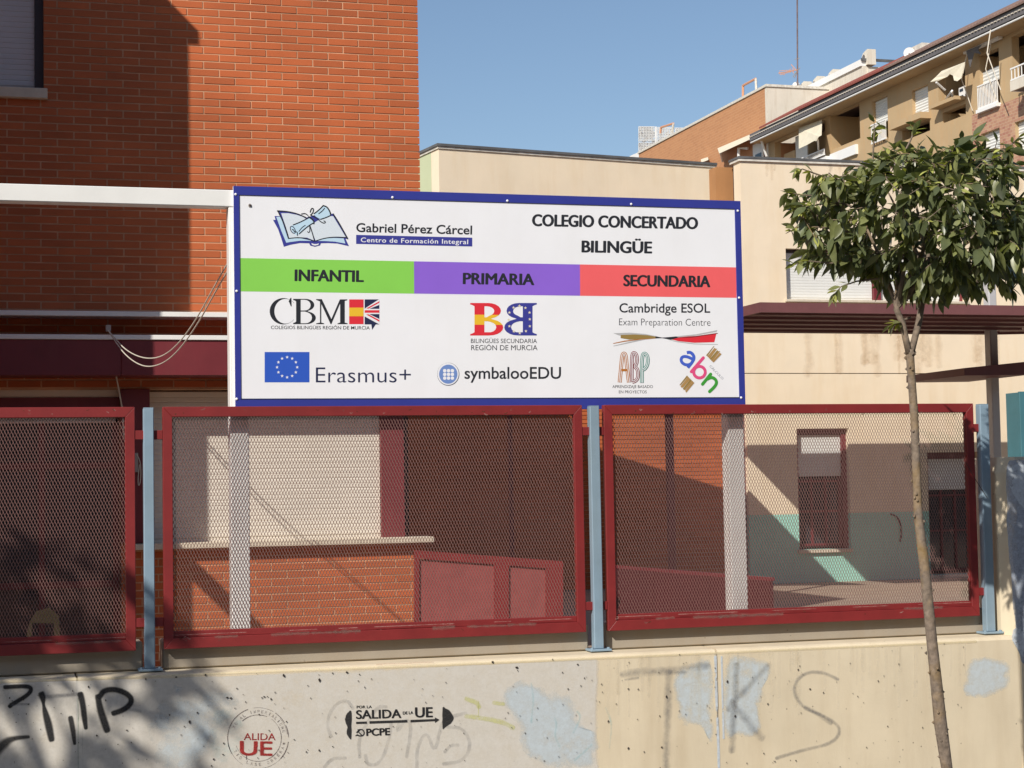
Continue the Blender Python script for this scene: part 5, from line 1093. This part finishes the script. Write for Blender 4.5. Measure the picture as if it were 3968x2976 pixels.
# lattice screen with dried plants
t = thing('lattice_screen', tuple(k3(140,1500,-2)), 'wire lattice screen with dry reddish plants behind the orange tower parapet', 'screen')
dr_ = mat('dry_leaves', (.17,.06,.045), .9, .3)
lr = random.Random(5)
for u0, u1, v0, v1 in ((140,378,1150,1380),(140,378,1395,1520),(430,680,1160,1420),(700,900,1170,1330)):
    mb = MB(); x = u0
    while x <= u1: mb.bar(k3(x, v0, -2), k3(x, v1, -2), .05); x += 24
    y = v0
    while y <= v1: mb.bar(k3(u0, y, -2), k3(u1, y, -2), .05); y += 24
    mb.build('wire_lattice', M['far_white'], t)
    mb = MB()
    for _ in range(170 if u0 < 400 else 60):
        p = k3(lr.uniform(u0+8, u1-8), lr.uniform(v0+12, v1-5), -2.1); s_ = lr.uniform(.08, .2); a = Vector((lr.uniform(-1,1), lr.uniform(-1,1), lr.uniform(-1,1))).normalized()*s_; b = a.cross(Vector((lr.random(), lr.random(), 1))).normalized()*s_*.6
        mb.quad(p-a, p-b, p+a, p+b)
    tag(mb.build('dry_plants', dr_, t), kind='stuff')
mb = MB(); mb.bar(k3(400,1150,-2), k3(400,1400,-2), .12); mb.build('screen_post', M['far_white'], t)
t = tag(prism('far_roof', [atX(2440, 605, AX+25), atX(2478, 588, AX+25), atX(2478, 700, AX+25), atX(2440, 700, AX+25)], (1,0,0), M['far_white'], None), 'sliver of a white roof left of the orange tower', 'building')

# ================================================================== ORANGE TREE
def leaf_mesh(name, m, L=.11, W=.047, curl=.2):
    V = []; F = []; n = 5; prof = [0, .62, 1, .92, .55, 0]
    for i in range(n+1):
        u = i/n; w_ = W/2*prof[i]; x = L*u; z = -curl*L*(u**1.6)
        V += [(x, -w_, z+.28*w_), (x, 0, z), (x, w_, z+.28*w_)]
    for i in range(n): a = 3*i; F += [(a, a+3, a+4, a+1), (a+1, a+4, a+5, a+2)]
    me = bpy.data.meshes.new(name); me.from_pydata(V, [], F); me.materials.append(m); me.polygons.foreach_set('use_smooth', [True]*len(F)); me.update(); return me
def leafmat(name, rgb, k=.35):
    m = mat(name, rgb, .36, .2, 25, island=.5); b = m.node_tree.nodes['Principled BSDF']
    N = m.node_tree.nodes; Lk = m.node_tree.links; tr = N.new('ShaderNodeBsdfTranslucent'); mx = N.new('ShaderNodeMixShader'); mx.inputs[0].default_value = .22
    tr.inputs[0].default_value = (rgb[0]*2.2, rgb[1]*2.4, rgb[2]*.9, 1); out = N['Material Output']; Lk.new(b.outputs[0], mx.inputs[1]); Lk.new(tr.outputs[0], mx.inputs[2]); Lk.new(mx.outputs[0], out.inputs[0]); return m
Ld = leafmat('leaf_dark', (.095,.112,.050)); Lm = leafmat('leaf_mid', (.185,.200,.080)); Ly = leafmat('leaf_young', (.36,.37,.10)); Lt = leafmat('twig_buds', (.30,.24,.09))
def orange_tree(name, base, forks, crown_c, crown_r, label, ntw, seed, parts=300, big=1.0, trunk=None, extra=()):
    r = random.Random(seed); t = thing(name, base, label, 'tree')
    mb = MB()
    if trunk: pts, rad = trunk
    else: pts = [Vector(base), Vector(base)+Vector((0,0,(forks[0].z-base[2])*.5)), forks[0]]; rad = [.06*big, .05*big, .045*big]
    mb.tube(pts, rad, 12)
    # little knots along the stem
    for k in range(46):
        u = r.uniform(.1, .98)*(len(pts)-1); i = int(u); p = Vector(pts[i]).lerp(Vector(pts[min(i+1, len(pts)-1)]), u-i); a = r.uniform(0, 6.28); rr_ = rad[i]*.95
        q = p+Vector((math.cos(a)*rr_, math.sin(a)*rr_, 0)); mb.tube([q-Vector((0,0,.008)), q+Vector((math.cos(a)*.006, math.sin(a)*.006, 0)), q+Vector((0,0,.009))], [.002, .007, .002], 5)
    mb.build('trunk', M['bark'], t, True)
    mbb = MB(); tips = []
    def inside(): 
        while True:
            v = Vector((r.uniform(-1,1), r.uniform(-1,1), r.uniform(-1,1)))
            if v.length < 1: return v
    starts = [Vector(f) for f in forks]
    leaves = []
    for f in starts:
        for k in range(5):
            v = inside(); e = crown_c+Vector((v.x*crown_r.x*.75, v.y*crown_r.y*.75, v.z*crown_r.z*.6))
            mid = f.lerp(e, .5)+Vector((r.uniform(-.05,.05), r.uniform(-.05,.05), .04))*big
            mbb.tube([f, mid, e], [.016*big, .010*big, .005*big], 6); tips += [mid, e, f.lerp(e, .8)]
    for k in range(ntw):
        v = inside(); v = v.normalized()*(v.length**.45)
        wob = 1+.13*math.sin(3*math.atan2(v.z, v.x)+seed)+.11*math.sin(7*math.atan2(v.z, v.x)+1)+.05*math.sin(13*math.atan2(v.z, v.x))
        e = crown_c+Vector((v.x*crown_r.x, v.y*crown_r.y, v.z*crown_r.z))*wob if 0 else crown_c+Vector((v.x*crown_r.x*wob, v.y*crown_r.y, v.z*crown_r.z*wob))
        s_ = min(tips, key=lambda q: (q-e).length)
        if (s_-e).length > .38*big: s_ = e+(s_-e).normalized()*.38*big
        mid = s_.lerp(e, .5)+Vector((r.uniform(-.03,.03), r.uniform(-.03,.03), r.uniform(-.01,.04)))
        mbb.tube([s_, mid, e], [.0035*big, .0028*big, .0018*big], 4)
        if k % 3 == 0: tips.append(e)
        out = (e-crown_c).normalized()
        for j in range(r.randint(5, 8)):
            u = r.uniform(.25, 1.05); p = (s_.lerp(mid, u*2) if u < .5 else mid.lerp(e, u*2-1)); dirn = (out*.5+(e-s_).normalized()*.7+Vector((r.uniform(-1,1), r.uniform(-1,1), r.uniform(-1.7,.3)))).normalized()
            kind = 2 if r.random() < (.26 if v.z > -.1 else .08) else (1 if r.random() < .5 else 0)
            leaves.append((p, dirn, r.choice((r.uniform(.4, .8), r.uniform(.7, 1.35)))*(.75 if kind == 2 else 1)*big, kind, r.uniform(0, 6.28)))
        if r.random() < .35:
            for j in range(3): q = e+Vector((r.uniform(-.02,.02), r.uniform(-.02,.02), r.uniform(0,.05))); leaves.append((e, (q-e+Vector((0,0,.01))).normalized(), .28, 3, r.uniform(0, 6)))
    for tw in extra:
        mbb.tube(tw, [.006, .0045, .003, .002][:len(tw)], 5)
        for j in range(r.randint(9, 13)):
            u = r.uniform(.3, 1.0)*(len(tw)-1); i = min(int(u), len(tw)-2); p = tw[i].lerp(tw[i+1], u-i); dd = (tw[-1]-tw[0]).normalized()
            leaves.append((p, (dd*.6+Vector((r.uniform(-1,1), r.uniform(-1,1), r.uniform(-1.2,.6)))).normalized(), r.uniform(.55,.95)*big, 2 if r.random() < .35 else 1, r.uniform(0, 6.28)))
    tag(mbb.build('branches', M['bark'], t), kind='stuff')
    meshes = [leaf_mesh('leaf', Ld), leaf_mesh('leaf', Lm), leaf_mesh('leaf', Ly, .09, .034, .1), leaf_mesh('leaf', Lt, .06, .012, .0)]
    def mtx(p, dirn, s_, roll):
        x = dirn; up = Vector((0,0,1)); y = up.cross(x); y = y.normalized() if y.length > .05 else Vector((0,1,0)); z = x.cross(y)
        y2 = y*math.cos(roll*.28-.9)+z*math.sin(roll*.28-.9); z2 = x.cross(y2)
        return Matrix(((x.x*s_, y2.x*s_, z2.x*s_, p.x), (x.y*s_, y2.y*s_, z2.y*s_, p.y), (x.z*s_, y2.z*s_, z2.z*s_, p.z), (0,0,0,1)))
    leaves.sort(key=lambda l: l[0].y - l[2]*.6 + (5 if l[3] == 3 else 0))
    for p, dd, s_, k, ro in leaves[:parts]:
        o = link('leaf', meshes[k], t); o.matrix_local = Matrix.Translation(-t.location) @ mtx(p, dd, s_, ro)
    V = []; F = []; mi = []
    for p, dd, s_, k, ro in leaves[parts:]:
        Mx_ = mtx(p, dd, s_, ro); b = len(V); V += [Mx_ @ v.co for v in meshes[k].vertices]
        for pl in meshes[k].polygons: F.append(tuple(b+i for i in pl.vertices)); mi.append(k)
    o = mesh('foliage', V, F, None, t, True, [Ld, Lm, Ly, Lt], mi); tag(o, kind='stuff')
    return t
TY = 8.15
TP = lambda x, y, dy=0: at(x, y, TY+dy)
tr_pts = [TP(3690,3120), TP(3669,2976), TP(3645,2808), TP(3611,2484), TP(3582,2192), TP(3558,1997), TP(3552,1853), TP(3543,1612), TP(3532,1462), TP(3527,1389), TP(3526,1355)]
tr_rad = [.031,.029,.033,.0275,.0265,.0235,.0215,.021,.0205,.0215,.020]
tr_pts[0] = Vector((tr_pts[0].x, TY, -.15))
tr = orange_tree('orange_tree', tuple(tr_pts[0]), [TP(3476,1190), TP(3590,1080)], TP(3575,850), Vector((.61,.48,.385)), 'slim young orange tree with forked trunk in front of the right fence panel', 650, 11, 300, .88, (tr_pts, tr_rad), [[TP(*q) for q in tw] for tw in (((3290,720),(3180,680),(3110,655),(3085,660)), ((3300,800),(3180,760),(3100,755),(3045,742)), ((3300,900),(3180,880),(3090,880),(3045,905)), ((3350,1000),(3220,1020),(3120,1010),(3070,1030)), ((3400,1080),(3320,1090),(3260,1110),(3225,1150)), ((3380,640),(3385,560),(3388,510),(3386,455)), ((3500,600),(3530,540),(3545,500),(3550,480)), ((3800,980),(3870,1010),(3920,1040),(3945,1080)), ((3850,620),(3920,560),(3960,520),(3990,500)), ((3530,1230),(3500,1240),(3480,1255),(3450,1260)))])
mb = MB(); mb.tube([TP(3524,1372), TP(3509,1311), TP(3497,1251), TP(3474,1200), TP(3476,1120), TP(3490,1000)], [.018,.0165,.016,.0155,.010,.006], 10); mb.build('limb', M['bark'], tr, True)
mb = MB(); mb.tube([TP(3530,1368), TP(3545,1310), TP(3560,1250), TP(3572,1180), TP(3592,1060), TP(3600,950)], [.018,.0165,.017,.0155,.013,.007], 10); mb.build('limb', M['bark'], tr, True)
sc = Vector((.22, 9.5, .52)) - Vector((1,.97,-1))*4.3
orange_tree('street_tree', (sc.x, sc.y, -.15), [sc+Vector((-.2,0,-.7)), sc+Vector((.2,.1,-.6))], sc, Vector((.75,.75,.72)), 'street tree standing on the pavement left of the view', 190, 5, 60, 1.6)
